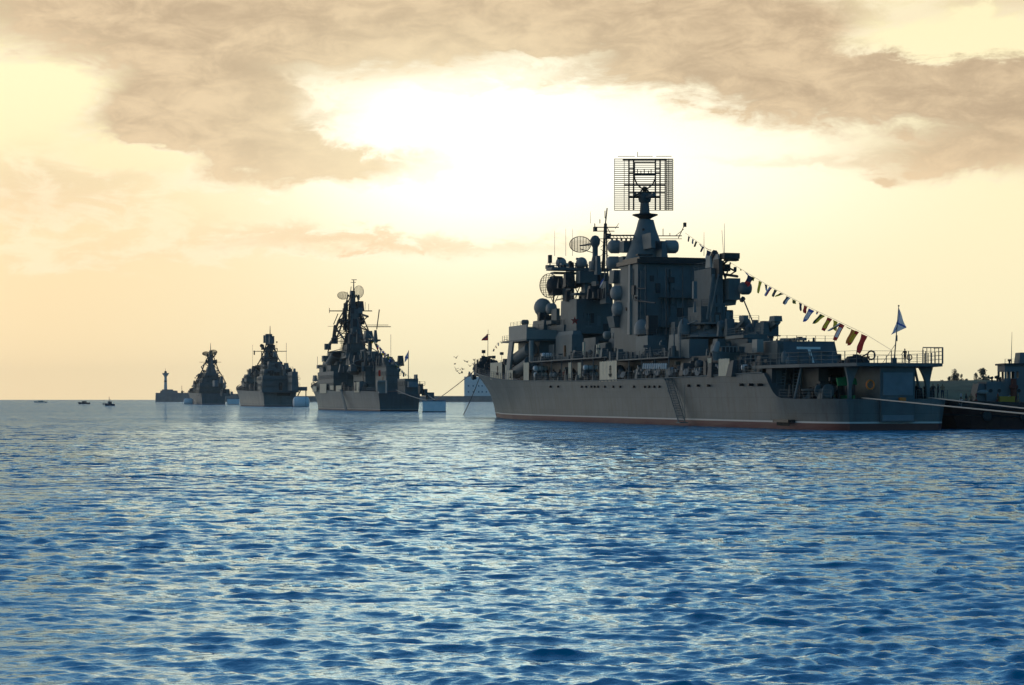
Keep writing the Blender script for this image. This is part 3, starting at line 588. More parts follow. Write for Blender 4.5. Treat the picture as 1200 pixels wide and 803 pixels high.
# funnel block and its cap
m = MB(); m.box(90.5, 98.5, -6.6, 6.6, 9.4, 23.7, .96, .98); m.box(84, 90.5, -5.2, 5.2, 9.9, 23.4); m.box(98.5, 98.75, -6.2, -1.8, 12.5, 22.6); m.box(98.5, 98.8, -1.5, 3.4, 14.5, 22.9); pr['funnel'].data = (lambda o: o.data)(o := m.build('funnel_mesh', GREY2, None, O1)); bpy.data.objects.remove(o)
m = MB(); m.box(90, 99.2, -6.9, 6.9, 23.7, 24.3); m.box(90.8, 98.2, -6.2, 6.2, 24.3, 24.7); m.build('funnel_cap', BLACK, pr['funnel'], O1)
# red star badge
m = MB(); c = F1.p(673.5, 376, -1); s0 = F1.K(690, 370, 0)[0] + 4.6; c = T_at(F1, 673.5, 376, s0); m.prism([(s0, c.y + math.sin(i * math.pi / 5) * (.75 if i % 2 == 0 else .3), c.z + math.cos(i * math.pi / 5) * (.75 if i % 2 == 0 else .3)) for i in range(10)], (.08, 0, 0)); m.build('star_badge', mat('dull_red_paint', (.35, .03, .02)), cr, O1)
# square lattice air radar
sT = F1.K(754.5, 210, 0)[0] + .4
rad = empty('antenna', (0, 0, 0)); bpy.data.objects.remove(rad)
m = MB()
for i in range(26):
    y = 186.5 + i * 60 / 25.; m.cyl(T_at(F1, 720, y, sT), T_at(F1, 789, y, sT), .075, None, 4)
for x in (720, 731.5, 783.5): m.cyl(T_at(F1, x, 186, sT), T_at(F1, x, 246.5, sT), .05, None, 4)
for i in range(25):
    y = 187.5 + i * 2.4
    a, b_ = T_at(F1, 781, y, sT + .5), T_at(F1, 788.5, y, sT + .1); m.cyl(a, b_, .07, None, 4); c = T_at(F1, 788.5, y + 1.2, sT + .1); m.cyl(b_, c, .07, None, 4)
ant = m.build('lattice_antenna', RUST, cr, O1)
m = MB()
for x, r in ((737, .13), (742.5, .13), (768, .13), (773.5, .13), (779.5, .1), (781, .06)): m.cyl(T_at(F1, x, 187, sT + .3), T_at(F1, x, 246.5, sT + .3), r, None, 5)
for x0, x1, y, r in ((730, 781, 187, .16), (743, 768, 204.5, .14), (731.5, 779, 217, .16), (737, 780, 225.5, .11), (737, 773, 231, .13), (737, 744, 198, .14), (768, 774, 198, .14), (737, 744, 203, .16), (768, 774, 203, .16), (724, 744, 183.3, .05), (747, 765, 183.3, .05), (769, 787, 183.3, .05), (744, 768, 190.5, .1)): m.cyl(T_at(F1, x0, y, sT + .3), T_at(F1, x1, y, sT + .3), r, None, 5)
m.path([T_at(F1, x, y, sT + .4) for x, y in ((743.5, 190), (743.5, 209), (746.5, 216), (752, 221), (759, 221), (765, 216), (768, 209), (768, 190))], .12, 5)
m.path([T_at(F1, x, y, sT + .9) for x, y in ((743, 230), (750, 226), (755, 219), (761, 226), (768, 230))], .14, 5)
for x, h in ((747, 5), (751, 4), (755, 6), (760, 4), (763, 5)): m.cyl(T_at(F1, x, 204, sT + .3), T_at(F1, x, 204 - h, sT + .3), .08, None, 4)
m.cyl(T_at(F1, 747, 184, sT + .3), T_at(F1, 747.3, 178, sT + .3), .05)
m.cyl(T_at(F1, 755.5, 222, sT + .3), F1.p(755.5, 228, 0), .35)
m.build('antenna_frame', mat('dark_brown_paint', (.07, .04, .022)), ant, (0, 0, 0)).data.transform(__import__('mathutils').Matrix.Translation((-F1.S0, 0, 0)))
# second air search reflector and the round mesh one
parts(F1, cr, [('net_antenna', RUST, [('d', 680, 286.5, 0, 12.5, (.93, -.3, .1), .75)]), ('net_antenna_arm', DARK, [('l', 680, 288, 694, 286, 0, .14), ('l', 680, 292, 694, 296, 0, .08)]),
               ('round_mesh_antenna', RUST, [('d', 644, 335, -2, 13.5, (.95, .25, 0), 1.05)])])
m = MB()
for x, y0, y1, t in ((650, 270, 300, 0), (663, 268, 300, 0), (671, 268, 300, 2), (825, 272, 300, 0), (849, 262, 298, 2), (692, 248, 262, 2), (760, 268, 262, 1)): m = MB(); m.cyl(F1.p(x, y1, t), F1.p(x, y0, t), .045, .025, 4); m.build('whip_aerial', GREY2, cr, O1)
# stern: helicopter deck, its brackets, the towed-sonar house
m = MB()
pl = [(139, -8.2), (149, -9.0), (158, -8.2), (167.3, -5.4), (167.3, 5.4), (158, 8.2), (149, 9.0), (139, 8.2)]
m.prism([(s, t, 7.3) for s, t in pl], (0, 0, .38)); m.build('helicopter_deck', GREY2, cr, O1)
m = MB()
for a, b_ in zip(pl, pl[1:] + pl[:1]):
    if a[0] == b_[0] == 139: continue
    railing(m, [(a[0], a[1], 7.68), (b_[0], b_[1], 7.68)], 1.35, 2.1, .04, 3)
for s_, t0, t1 in ((167.3, 2.9, 5.4),):
    for k in range(6): t = t0 + (t1 - t0) * k / 5; m.cyl((s_, t, 7.6), (s_, t, 9.45), .045)
    m.cyl((s_, t0, 9.45), (s_, t1, 9.45), .06); m.cyl((s_ - 2, t1, 9.45), (s_, t1, 9.45), .06); m.cyl((s_, t1, 7.6), (s_, t1, 9.5), .1); m.cyl((s_, t0, 7.6), (s_, t0, 9.2), .08)
m.build('helicopter_deck_railing', GREY2, cr, O1)
m = MB()
for sg in (-1, 1):
    s_ = 164.6
    prev = None
    for i in range(9):                                                     # curved bracket, solid web
        a = i / 8; tt = 7.1 - 0 * a; z = 3.5 + 3.85 * a; wi = .22 + 1.9 * max(0, a - .3) ** 1.7; wo = .22 + 1.5 * max(0, a - .45) ** 1.4
        row = [(s_ - .18, sg * (5.0 - wi), z), (s_ - .18, sg * (5.0 + wo * .7), z), (s_ + .18, sg * (5.0 + wo * .7), z), (s_ + .18, sg * (5.0 - wi), z)]
        if prev: m.add(prev + row, [(0, 1, 5, 4), (1, 2, 6, 5), (2, 3, 7, 6), (3, 0, 4, 7), (0, 3, 2, 1), (4, 5, 6, 7)])
        prev = row
    m.cyl((157, sg * 8.3, 3.6), (157, sg * 7.4, 7.3), .16)
    m.build('deck_bracket', GREY, cr, O1); m = MB()
m = MB(); m.box(157, 166.4, -2.0, 2.35, 3.3, 7.32); m.box(165.5, 166.5, -1.95, 2.3, .95, 3.3); m.build('towed_sonar_house', GREY2, cr, O1); so = m
m = MB(); m.box(166.4, 166.52, -1.7, 2.05, 4.0, 6.6); m.build('sonar_door', mat('blue_grey_paint', (.17, .21, .235)), cr, O1); m = MB(); m.box(166.5, 166.6, -1.8, 2.1, 1.1, 1.75); m.build('stern_plate', mat('blue_grey_paint', (.2, .25, .28)), cr, O1)
m = MB(); m.box(166.4, 166.9, .3, 1.0, 3.35, 3.75); m.build('stern_lamp_box', ORANGE, cr, O1)
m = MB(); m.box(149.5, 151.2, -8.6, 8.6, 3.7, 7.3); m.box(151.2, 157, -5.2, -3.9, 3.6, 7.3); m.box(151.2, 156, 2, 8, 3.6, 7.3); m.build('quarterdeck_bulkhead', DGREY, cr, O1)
m = MB(); m.box(151.22, 151.35, -7.3, -6.3, 3.9, 6.0); m.build('quarterdeck_door', DARK, cr, O1)
m = MB(); m.add([(s, sg * hp(s)[0] * .985, 3.63) for sg in (-1, 1) for s in (154.8, 158, 162, 165.2)], [(0, 1, 5, 4), (1, 2, 6, 5), (2, 3, 7, 6)]); m.build('quarterdeck', DECKR, cr, O1)
m = MB(); railing(m, [(153.8, -8.8, 3.68), (158.5, -8.6, 3.62), (163, -7.8, 3.62), (164.5, -7.2, 3.62)], 1.0); railing(m, [(165.6, 3, 3.62), (165.4, 7.1, 3.62)], 1.0); m.build('quarterdeck_railing', GREY2, cr, O1)
m = MB()
for s_, t in ((157, -6.6), (161, -5.6), (159, 5.5)): m = MB(); m.lathe((s_, t, 3.6), (0, 0, 1), [(0, .75), (.25, .45), (.8, .42), (.95, .75), (1.15, .8), (1.2, .3)], 14); m.build('capstan', GREY, cr, O1, smooth=True)
m = MB(); m.lathe((161.5, -7.2, 4.5), (1, .2, 0), [(0, .8), (.12, .8), (.14, .3), (1.5, .3), (1.52, .8), (1.64, .8)], 16); m.box(161.6, 163.0, -7.6, -6.8, 3.6, 4.3); m.build('cable_reel', GREY2, cr, O1)
m = MB(); m.box(150.4, 165, -4.6, -4.45, 3.6, 4.0); m.prism([(162.4, -3.0, 5.2), (162.4, -5.4, 5.1), (162.4, -5.6, 6.0), (162.4, -4.4, 6.15), (162.4, -3.2, 5.95)], (.3, 0, 0)); m.build('green_canvas_cover', GREEN, cr, O1)
# ladder up from the quarterdeck and accommodation ladder down the side
def ladder(name, a, b, side, w, n, mt, label=None, parent=None, rail=.0):
    a, b, side = Vector(a), Vector(b), Vector(side).normalized() * w / 2; m = MB()
    for sg in (-1, 1):
        m.cyl(a + side * sg, b + side * sg, .07)
        if rail:
            up = Vector((0, 0, rail)); m.cyl(a + side * sg + up, b + side * sg + up, .035, None, 5)
            for i in range(6): p = a.lerp(b, i / 5) + side * sg; m.cyl(p, p + up, .03, None, 4)
    for i in range(n + 1):
        p = a.lerp(b, i / n); m.cyl(p - side, p + side, .06, None, 4)
    o = m.build(name, mt, parent, O1 if parent else (0, 0, 0)); return o
ladder('deck_ladder', (152.0, -7.9, 3.7), (150.9, -7.0, 7.4), (.6, 1, 0), .9, 10, GREY, parent=cr, rail=.9)
ladder('deck_ladder', (153.4, -6.4, 3.7), (152.2, -5.6, 7.4), (.6, 1, 0), .9, 10, GREY, parent=cr, rail=.9)
pa, pb = F1.p(783, 444, -10.0), F1.p(799, 495, -10.0)
o = ladder('accommodation_ladder', pa, pb, (0, 1, 0), .95, 26, GREY, parent=cr, rail=1.0)
m = MB(); m.box(pa.x - 1.6, pa.x + .3, -10.7, -9.3, pa.z - .12, pa.z); m.cyl((pa.x - 1.4, -9.5, pa.z), (pa.x - 1.4, -9.5, pa.z - 1.8), .06); m.cyl((pb.x, -9.6, pb.z), (pb.x, -9.6, pb.z + 5), .03); m.box(pb.x - .6, pb.x + .8, -10.6, -9.4, pb.z - .1, pb.z + .02); m.build('ladder_platform', GREY, o, (F1.S0, 0, 0))
# deck edge railing, with cloth screens laced to it
m = MB()
S_ = np.linspace(-12, 149, 44); railing(m, [(s, -hp(s)[0] + .15, hp(s)[1]) for s in S_], 1.15, 1.9, .03, 3); railing(m, [(s, hp(s)[0] - .15, hp(s)[1]) for s in S_[:14]], 1.15, 1.9, .035, 4)
m.build('deck_railing', GREY2, cr, O1)
def anchor_mark(parent, c, h):
    """anchor drawn in the s-z plane just outboard of c"""
    m = MB(); x, t, z = c; t -= .05; w = h * .09
    def bar(x0, z0, x1, z1): m.cyl((x + x0 * h, t, z + z0 * h), (x + x1 * h, t, z + z1 * h), w * .5, None, 5)
    bar(0, -.5, 0, .35); bar(-.22, .22, .22, .22); m.path([(x + math.cos(a) * .1 * h, t, z + .45 * h + math.sin(a) * .1 * h) for a in [k * math.pi / 5 for k in range(11)]], w * .4, 4)
    m.path([(x + math.sin(a) * .42 * h, t, z - .08 * h - math.cos(a) * .42 * h) for a in [(-1.15 + k * .23) for k in range(11)]], w * .5, 5)
    bar(-.38, -.25, -.2, -.32); bar(.38, -.25, .2, -.32)
    return m.build('anchor_emblem', DARK, parent, O1)
def screen(x0, x1, y0, y1, t=-9.5, emblem=False, name='canvas_screen'):
    a, b_ = F1.p(x0, y1, t), F1.p(x1, y1, t); zt = F1.p((x0 + x1) / 2, y0, t).z; zb = min(a.z, b_.z); m = MB(); n = 16; vs = []
    for i in range(n + 1):
        s = a.x + (b_.x - a.x) * i / n; bo = .05 * math.sin(i * 1.9)
        vs += [(s, t + bo, zb + .05), (s, t + bo, zt + .05 * math.sin(i * 2.7)), (s, t + bo + .03, zb + .05), (s, t + bo + .03, zt + .05 * math.sin(i * 2.7))]
    m.add(vs, [f for i in range(n) for f in ((4 * i, 4 * i + 4, 4 * i + 5, 4 * i + 1), (4 * i + 2, 4 * i + 3, 4 * i + 7, 4 * i + 6), (4 * i + 1, 4 * i + 5, 4 * i + 7, 4 * i + 3))])
    o = m.build(name, CANVAS, cr, O1)
    if emblem: anchor_mark(o, (a.x * .35 + b_.x * .65, t - .05, (zb + zt) / 2), (zt - zb) * .5)
    return o
screen(702.5, 723, 423.5, 447, emblem=True)
screen(574.5, 588.5, 425, 444.5, -8.6, emblem=True); screen(594, 601, 434, 446, -9.1, emblem=True)
screen(613.5, 620, 425, 446, -9.4); screen(592, 597, 428, 444, -8.9)
screen(842, 855, 420.5, 441, -9.5); screen(829, 834, 420, 438, -9.2); screen(666, 671, 425, 443, -8.9); screen(677, 681, 425, 443, -8.8)
# aft hangar with its sloping door and painted letter
sH = 143.0
q = lambda x, y, s=sH: T_at(F1, x, y, s)
z0, z1 = 7.6, q(945, 400).z; tl, tr_ = q(911, 400).y, q(978, 400).y; tbr = q(985, 428).y
m = MB(); m.add([(131, tl, z0), (131, tbr, z0), (131, tr_, z1), (131, tl, z1), (sH, tl, z0), (sH, tbr, z0), (sH, tr_, z1), (sH, tl, z1)], [(3, 2, 1, 0), (4, 5, 6, 7), (0, 1, 5, 4), (1, 2, 6, 5), (2, 3, 7, 6), (3, 0, 4, 7)]); hg = m.build('hangar', GREY2, cr, O1)
m = MB(); m.add([tuple(q(x, y, sH + d)) for d in (.02, .1) for x, y in ((917, 401), (976, 401), (981, 426), (921, 426))], [(0, 1, 2, 3), (4, 5, 6, 7), (0, 1, 5, 4), (1, 2, 6, 5), (2, 3, 7, 6), (3, 0, 4, 7)]); dr = m.build('hangar_door', mat('dark_blue_grey_paint', (.10, .135, .16)), cr, O1)
m = MB()
for pts in (((933.5, 406.4), (961.5, 406.8), (961.5, 409.4), (933.5, 409.2)), ((946.2, 409.1), (949.6, 409.2), (954.6, 425.3), (951.2, 425.3))):
    m.add([tuple(q(x, y, sH + d)) for d in (.11, .15) for x, y in pts], [(0, 1, 2, 3), (4, 5, 6, 7), (0, 1, 5, 4), (1, 2, 6, 5), (2, 3, 7, 6), (3, 0, 4, 7)])
m.build('painted_letter', mat('letter_white', (.88, .88, .86), .5, .03), dr, O1)
m = MB(); railing(m, [(sH, tl, z1), (sH, tr_, z1)], .7, 1.4, .03, 2); m.cyl(q(915, 414, sH + .4), q(960, 412, sH + .4), .05); m.cyl(q(960, 412, sH + .4), q(972, 413, sH + .4), .1); m.build('hangar_railing', GREY2, cr, O1)
# boxes, trunks, ladders and cable runs fixed to the walls
def wall_gear(parent, n, seed, aft=None, port=None, mt=None, F=F1, smin=.3, smax=1.2):
    """aft = (s, t0, t1, z0, z1): a wall facing aft; port = (t, s0, s1, z0, z1): a wall facing to port"""
    r = random.Random(seed); O = (F.S0, 0, 0) if parent.type == 'EMPTY' else (F.S0, 0, 0)
    for i in range(n):
        m = MB(); k = r.random(); w = r.uniform(smin, smax); h = r.uniform(smin, smax * 1.4); d = r.uniform(.06, .35)
        if aft:
            s, t0, t1, z0, z1 = aft; t = r.uniform(t0 + w / 2, max(t0 + w / 2, t1 - w / 2)); z = r.uniform(z0, max(z0, z1 - h))
            if k < .5: m.box(s - .02, s + d, t - w / 2, t + w / 2, z, z + h)
            elif k < .7: zz = min(z1, z + r.uniform(1.5, 5)); m.cyl((s + .1, t, z), (s + .1, t, zz), .06 if k < .62 else .13)
            elif k < .85: m.cyl((s + .1, t - w, z), (s + .1, t + w, z), .06)
            else:
                zz = min(z1, z + 3.5)
                for q_ in (-.2, .2): m.cyl((s + .15, t + q_, z), (s + .15, t + q_, zz), .035, None, 4)
                for j in range(int((zz - z) / .35) + 1): m.cyl((s + .15, t - .2, z + j * .35), (s + .15, t + .2, z + j * .35), .025, None, 4)
        else:
            t, s0, s1, z0, z1 = port; s = r.uniform(s0 + w / 2, max(s0 + w / 2, s1 - w / 2)); z = r.uniform(z0, max(z0, z1 - h))
            if k < .6: m.box(s - w / 2, s + w / 2, t - d, t + .02, z, z + h)
            else: m.cyl((s, t - .1, z), (s, t - .1, min(z1, z + r.uniform(1.5, 5))), .08)
        m.build('wall_fitting', mt or r.choice((GREY, GREY2, DARK)), parent, O if parent.type == 'EMPTY' else (0, 0, 0)) if parent.type == 'EMPTY' else m.build('wall_fitting', mt or r.choice((GREY, GREY2, DARK)), parent, O)
wall_gear(pr['funnel'], 44, 1, aft=(98.7, -6.0, 6.2, 11, 23)); wall_gear(pr['funnel'], 8, 2, port=(-6.5, 91, 98, 11, 23))
for nm, sd_ in (('aft_director_tower', 3), ('foremast_base', 4), ('mast_house', 5), ('round_top_deckhouse', 6), ('gunhouse', 7), ('after_deckhouse', 8)):
    for o_ in [o for o in cr.children if o.name.split('.')[0] == nm]:
        xs_ = [v.co for v in o_.data.vertices]; sx = max(v.x for v in xs_) + F1.S0; ty0, ty1 = min(v.y for v in xs_), max(v.y for v in xs_); tz0, tz1 = min(v.z for v in xs_), max(v.z for v in xs_)
        sh_ = .06 * (tz1 - tz0)
        if tz1 - tz0 < 1.2: continue
        wall_gear(o_, 16 if nm in ('foremast_base', 'aft_director_tower', 'mast_house') else 9, sd_, aft=(sx - .25, ty0 + .4, ty1 - .4, tz0 + .2, tz0 + (tz1 - tz0) * .6))
for o_ in [o for o in cr.children if o.name.split('.')[0] in ('foremast_base', 'aft_director_tower', 'round_top_deckhouse', 'gunhouse', 'mast_house', 'aft_bridge_house', 'bridge_block', 'after_deckhouse', 'launcher_roof')]:
    c_ = [v.co for v in o_.data.vertices]; z1_ = max(v.z for v in c_); tp = [v for v in c_ if v.z > z1_ - .1]
    x0_, x1_, y0_, y1_ = min(v.x for v in tp) + F1.S0, max(v.x for v in tp) + F1.S0, min(v.y for v in tp), max(v.y for v in tp)
    if x1_ - x0_ < 1.5 or y1_ - y0_ < 1.5: continue
    m = MB(); railing(m, [(x0_, y0_ + .05, z1_), (x1_ - .05, y0_ + .05, z1_), (x1_ - .05, y1_ - .05, z1_)], .95, 1.5, .03, 3); m.build('roof_railing', GREY2, o_, O1)
for s_, t_ in ((99.1, -5.6), (99.1, 1.9), (99.1, 5.2)):                       # stays and cable runs down the funnel face
    m = MB(); m.cyl((s_, t_, 11), (s_, t_, 23.2), .09); m.cyl((s_ - .5, t_, 22.8), (s_ + .05, t_, 22.8), .1); m.build('cable_run', GREY2, cr, O1)
for z_ in (14.2, 18.6):
    m = MB(); m.box(98.6, 99.9, -3.4, 3.6, z_, z_ + .1); railing(m, [(99.85, -3.4, z_ + .1), (99.85, 3.6, z_ + .1)], .9, 1.2, .03, 3)
    for t_ in (-3, 0, 3.2): m.cyl((98.7, t_, z_ - 1), (99.7, t_, z_), .06)
    m.build('funnel_gallery', GREY2, cr, O1)
clutter(F1, cr, 'quarterdeck_fitting', DARK, [(152, 164, -7.6, -2.6, 3.62), (153, 164, 3, 7, 3.62)], 60, 77, .4, 1.7)
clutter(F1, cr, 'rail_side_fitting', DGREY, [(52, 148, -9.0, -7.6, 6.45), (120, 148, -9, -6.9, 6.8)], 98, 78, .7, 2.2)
clutter(F1, cr, 'upper_fitting', GREY2, [(93, 128, -6.4, -2, 9.45), (60, 92, -6.2, -1, 10.0), (104, 124, -5, 5, 12.2)], 80, 79, .6, 2.6)
wall_gear(hg, 14, 9, aft=(sH, tl + .1, tl + .9, 7.8, 10.5), mt=GREY2, smin=.15, smax=.5)
wall_gear(dr, 6, 10, aft=(sH + .1, tl + 1.2, tbr - 1.5, 7.9, 9.2), mt=GREY2, smin=.2, smax=.7)
for k_, (a_f, z_) in enumerate((((139.0, -6.3, -4.4, 7.2, 9.2), 0), ((151.2, -8.2, 1.8, 3.8, 7.1), 0), ((156.0, 2.2, 7.8, 3.8, 7.1), 0))): wall_gear(cr, 14, 30 + k_, aft=a_f)
wall_gear(cr, 22, 40, port=(-6.65, 92.5, 138, 9.45, 12)) if False else None
# small fittings everywhere on the decks
clutter(F1, cr, 'foredeck_fitting', DARK, [(-10, -4, -2, 2, 10.1), (-4, 8, -4, 4.5, 9.2), (4, 22, -7, 7, 8.1)], 95, 3, .8, 2.4)
clutter(F1, cr, 'deck_fitting', GREY, [(52, 148, -9.0, -6.9, 6.45)], 98, 4, .4, 1.6)
clutter(F1, cr, 'walkway_fitting', GREY2, [(53, 91, -8.9, -6, 10.0), (93, 117, -8.9, -6, 9.4), (50, 74, -5, 5, 10)], 95, 5, .4, 1.6)
clutter(F1, cr, 'bridge_fitting', DARK, [(40, 49, -8, 4, 14.0), (38, 44, -4, 4, 17.6)], 40, 6, .6, 1.8)
clutter(F1, cr, 'mast_fitting', DARK, [(F1.K(678, 0)[0] - 1.4, F1.K(678, 0)[0] + 1.2, -4.5, 5.0, F1.K(678, 314.5)[1])], 34, 8, .4, 1.3)
clutter(F1, cr, 'tower_fitting', DARK, [(50, 56, -4.5, 4.5, F1.K(690, 353)[1]), (48, 54, -4, 4.5, F1.K(690, 335)[1]), (60, 66, -2, 2.5, F1.K(706, 350)[1])], 70, 12, .7, 2.6)
clutter(F1, cr, 'hangar_fitting', DARK, [(131.5, 142.5, -3.8, 3.2, z1)], 22, 9, .2, .55)
m = MB(); r_ = random.Random(4)
for i in range(26):
    s = 104 + r_.random() * 12 if i < 14 else 118 + r_.random() * 20; z = 7.0 + r_.random() * .9; m = MB(); m.box(s - .14, s + .14, -9.45, -9.2, z, z + .35); m.build('rail_lamp', DOME, cr, O1)
m = MB()
for x in (717, 721, 729, 734, 763, 775, 790, 808, 822):
    m = MB(); p = F1.p(x, 441 if x < 740 else 438, -8.6); m.cyl((p.x, -8.6, 6.4), (p.x, -8.6, p.z), .12); m.lathe((p.x - .1, -8.6, p.z), (.5, -1, .35), [(0, .14), (.4, .42), (.75, .5), (.76, .2)], 10); m.build('vent_cowl', DOME, cr, O1)
m = MB()
for i in range(11):
    m = MB(); p = F1.p(754.5 + i * 2.6, 429, -9.3); m.lathe((p.x, -9.35, p.z - .45), (.25, 0, 1), [(0, .08), (.1, .17), (.75, .17), (.85, .08)], 8); m.build('hanging_fender', WHITE, cr, O1)

# ================================================================== the other three warships of the line
def simple_ship(F, st, hmat, label, name, n=120):
    r = F.root(name); tag(r, label, 'warship', 'grey warships moored in line')
    m = MB(); hp = hull_loft(m, st, n); m.build('hull', hmat, r, (F.S0, 0, 0), smooth=True)
    m = MB(); smax = st[-1][0] - .5; S = list(np.linspace(st[0][0] + 2, smax, 40))
    m.add([(s, -hp(s)[0] + .1, hp(s)[1] + .05) for s in S] + [(s, hp(s)[0] - .1, hp(s)[1] + .05) for s in S], [(i, i + 1, 41 + i, 40 + i) for i in range(39)]); m.build('deck', DECKR, r, (F.S0, 0, 0))
    m = MB(); railing(m, [(s, -hp(s)[0] + .2, hp(s)[1]) for s in S], 1.1, 3, .06, 2); railing(m, [(s, hp(s)[0] - .2, hp(s)[1]) for s in S], 1.1, 3, .06, 2); m.build('deck_railing', GREY2, r, (F.S0, 0, 0))
    return r, hp
HULL2 = hull_mat('hull_paint_destroyer', (.10, .05, .045), (.5, .62), (.125, .15, .16))
F2 = Frame((-71, 700), (.275, -.962), 68)
st = [(-9, .1, .05, 10.2, 8), (-4, 2.4, .3, 9.4, 4), (6, 5.2, 2.2, 8.4, 1), (20, 7.0, 4.8, 7.6, 0), (40, 8.0, 6.8, 6.9, 0), (70, 8.3, 7.4, 6.5, 0), (110, 8.0, 7.0, 6.3, 0), (118, 7.8, 6.8, 6.2, 0), (118.6, 7.8, 6.8, 6.2, 0), (130, 7.2, 6.3, 6.0, 0), (133.5, 6.6, 6.0, 5.9, 0)]
destroyer, hp2 = simple_ship(F2, st, HULL2, 'grey destroyer with two gaping funnels and a tall cluttered mast, nearest of three distant warships', 'destroyer')
O2 = (F2.S0, 0, 0)
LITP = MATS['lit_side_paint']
parts(F2, destroyer, [
 ('deckhouse', GREY, [('b', 372, 440, 436, 462, 0, 30), ('b', 378, 400, 424, 440, -2, 16), ('b', 384, 393, 412, 426, -2, 14), ('b', 374, 384, 430, 440, -4, 8), ('b', 440, 468, 428, 460, 1, 16), ('b', 414, 445, 430, 460, 0, 20), ('b', 446, 456, 424, 432, 1, 6), ('b', 399, 431, 402, 420, 0, 9, .8, .75), ('b', 426, 446, 412, 430, 1, 8, .8, .7), ('b', 373, 386, 438, 458, -4, 9), ('b', 384, 398, 428, 446, -4, 6), ('b', 458, 466, 424, 430, 2, 5)]),
 ('funnel', GREY, [('b', 388, 410, 417, 450, -1, 9, .9, .84), ('b', 414, 437, 427.5, 448, 1, 9, .9, .84)]),
 ('radar_house', GREY, [('b', 421, 437, 410, 426, 1, 6, .9, .8)]), ('director_ball', GREY2, [('s', 443, 419, 3, 5, (0, 1, 0), .8)]),
 ('mast_tower', GREY2, [('b', 405, 427, 385, 428, 0, 7, .7, .6), ('b', 408, 421, 362, 388, 0, 4, .8, .85), ('b', 409, 417, 341, 364, 0, 3, .7, .8)]),
 ('mast_brace', DARK, [('l', 405, 400, 393, 384, 0, .35), ('l', 393, 384, 404, 369, 0, .25), ('l', 393, 400, 404, 372, 0, .3), ('l', 393, 382, 391, 398, 0, .7), ('l', 398, 374, 392, 390, 0, .3), ('l', 427, 405, 420, 372, 0, .35), ('l', 425, 369, 431, 371, 0, .4), ('l', 431, 371, 424, 377, 0, .2), ('l', 385, 405, 393, 394, -1, .5), ('l', 396, 368, 391, 380, 0, .16)]),
 ('yard', RUST, [('y', 386, 436, 364.5, .18), ('y', 424, 458, 383, .14), ('y', 430, 455, 381, .09), ('l', 386, 361, 386, 367, 0, .12), ('y', 384, 398, 382.5, .07), ('l', 428, 363, 428, 354, 0, .07), ('l', 432, 364, 432, 356, 0, .07)]),
 ('top_pole', DARK, [('l', 414.5, 345, 414.5, 328, 0, .28, 0, .16), ('l', 411, 341, 411.5, 336, 0, .14), ('y', 412, 418, 328, .12), ('y', 411, 417, 331, .1)]),
 ('net_antenna', RUST, [('d', 402, 346.5, 0, 7.5, (.9, .3, .1), .6, .2)]), ('net_antenna', RUST, [('d', 420.5, 342, 0, 6, (.8, -.5, .2), 1.2, .2)]),
 ('aft_pole', DARK, [('l', 441.5, 386, 444.5, 363, 0, .18)]),
 ('radar_platform', GREY2, [('b', 425, 438, 388, 397, 0, 4, .8, .7), ('b', 437, 443, 387, 401, 1, 2, .5, .5), ('b', 426, 446, 398, 400, 0, 4), ('b', 431, 436, 400, 411, 0, 2), ('b', 380, 388, 403, 410, -3, 2), ('b', 388, 396, 396, 403, -2, 2)]),
 ('turret', GREY, [('b', 485, 489.5, 439, 446, 3, 3), ('b', 366, 372, 440, 447, -2, 4, .8, .7), ('b', 371, 380, 428, 432, -4, 3), ('b', 377, 384, 417, 424, -3, 3), ('b', 447, 455, 419, 425, 1, 3)]),
 ('deck_block', GREY2, [('b', 466, 490, 444, 462, 0, 10), ('b', 488, 496, 450, 462, 5, 5), ('b', 494, 501, 456, 464, 6, 4), ('b', 499, 509, 460, 468, 7.5, 3, .8, 1)]),
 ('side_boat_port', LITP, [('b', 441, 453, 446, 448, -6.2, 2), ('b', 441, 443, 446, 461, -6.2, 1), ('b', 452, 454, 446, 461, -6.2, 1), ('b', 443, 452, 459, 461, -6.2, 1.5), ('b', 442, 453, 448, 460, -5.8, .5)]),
 ('stern_panel', mat('blue_grey_paint', (.2, .25, .28)), [('b', 470, 490, 447.5, 454, 0, 10.4)]),
 ('red_marking', REDC, [('b', 443.5, 446, 434, 441, -4.5, 1)]),
 ('aerial', GREY2, [('l', 400, 425, 400, 395, -4, .09), ('l', 407, 455, 407, 392, -5, .09), ('l', 372, 432, 372, 418, -4, .08), ('l', 458, 424, 458, 392, 3, .07)]),
])
for (px, py, rx, rz, ds) in ((398.5, 415.8, 9.2, 3.6, 13), (425, 425.6, 9.6, 3.2, 15)):                     # funnel mouths, cut off to face aft
    s_ = F2.K(px, py)[0] + ds; p = T_at(F2, px, py, s_); k = F2.m(1, px, 0)
    m = MB(); m.prism([p + Vector((-.25 * math.sin(i * math.pi / 10) * rz * k, math.cos(i * math.pi / 10) * rx * k * 1.12, math.sin(i * math.pi / 10) * rz * k * 1.3)) for i in range(20)], (-11, 0, -2.5)); fr_ = m.build('funnel_hood', GREY, destroyer, O2)
    m = MB(); m.prism([p + Vector((.1 - .25 * math.sin(i * math.pi / 10) * rz * k, math.cos(i * math.pi / 10) * rx * k, math.sin(i * math.pi / 10) * rz * k)) for i in range(20)], (.15, 0, 0)); m.build('funnel_mouth', mat('mouth_brown', (.022, .013, .01)), fr_, O2)  # very dark brown disc closing the mouth
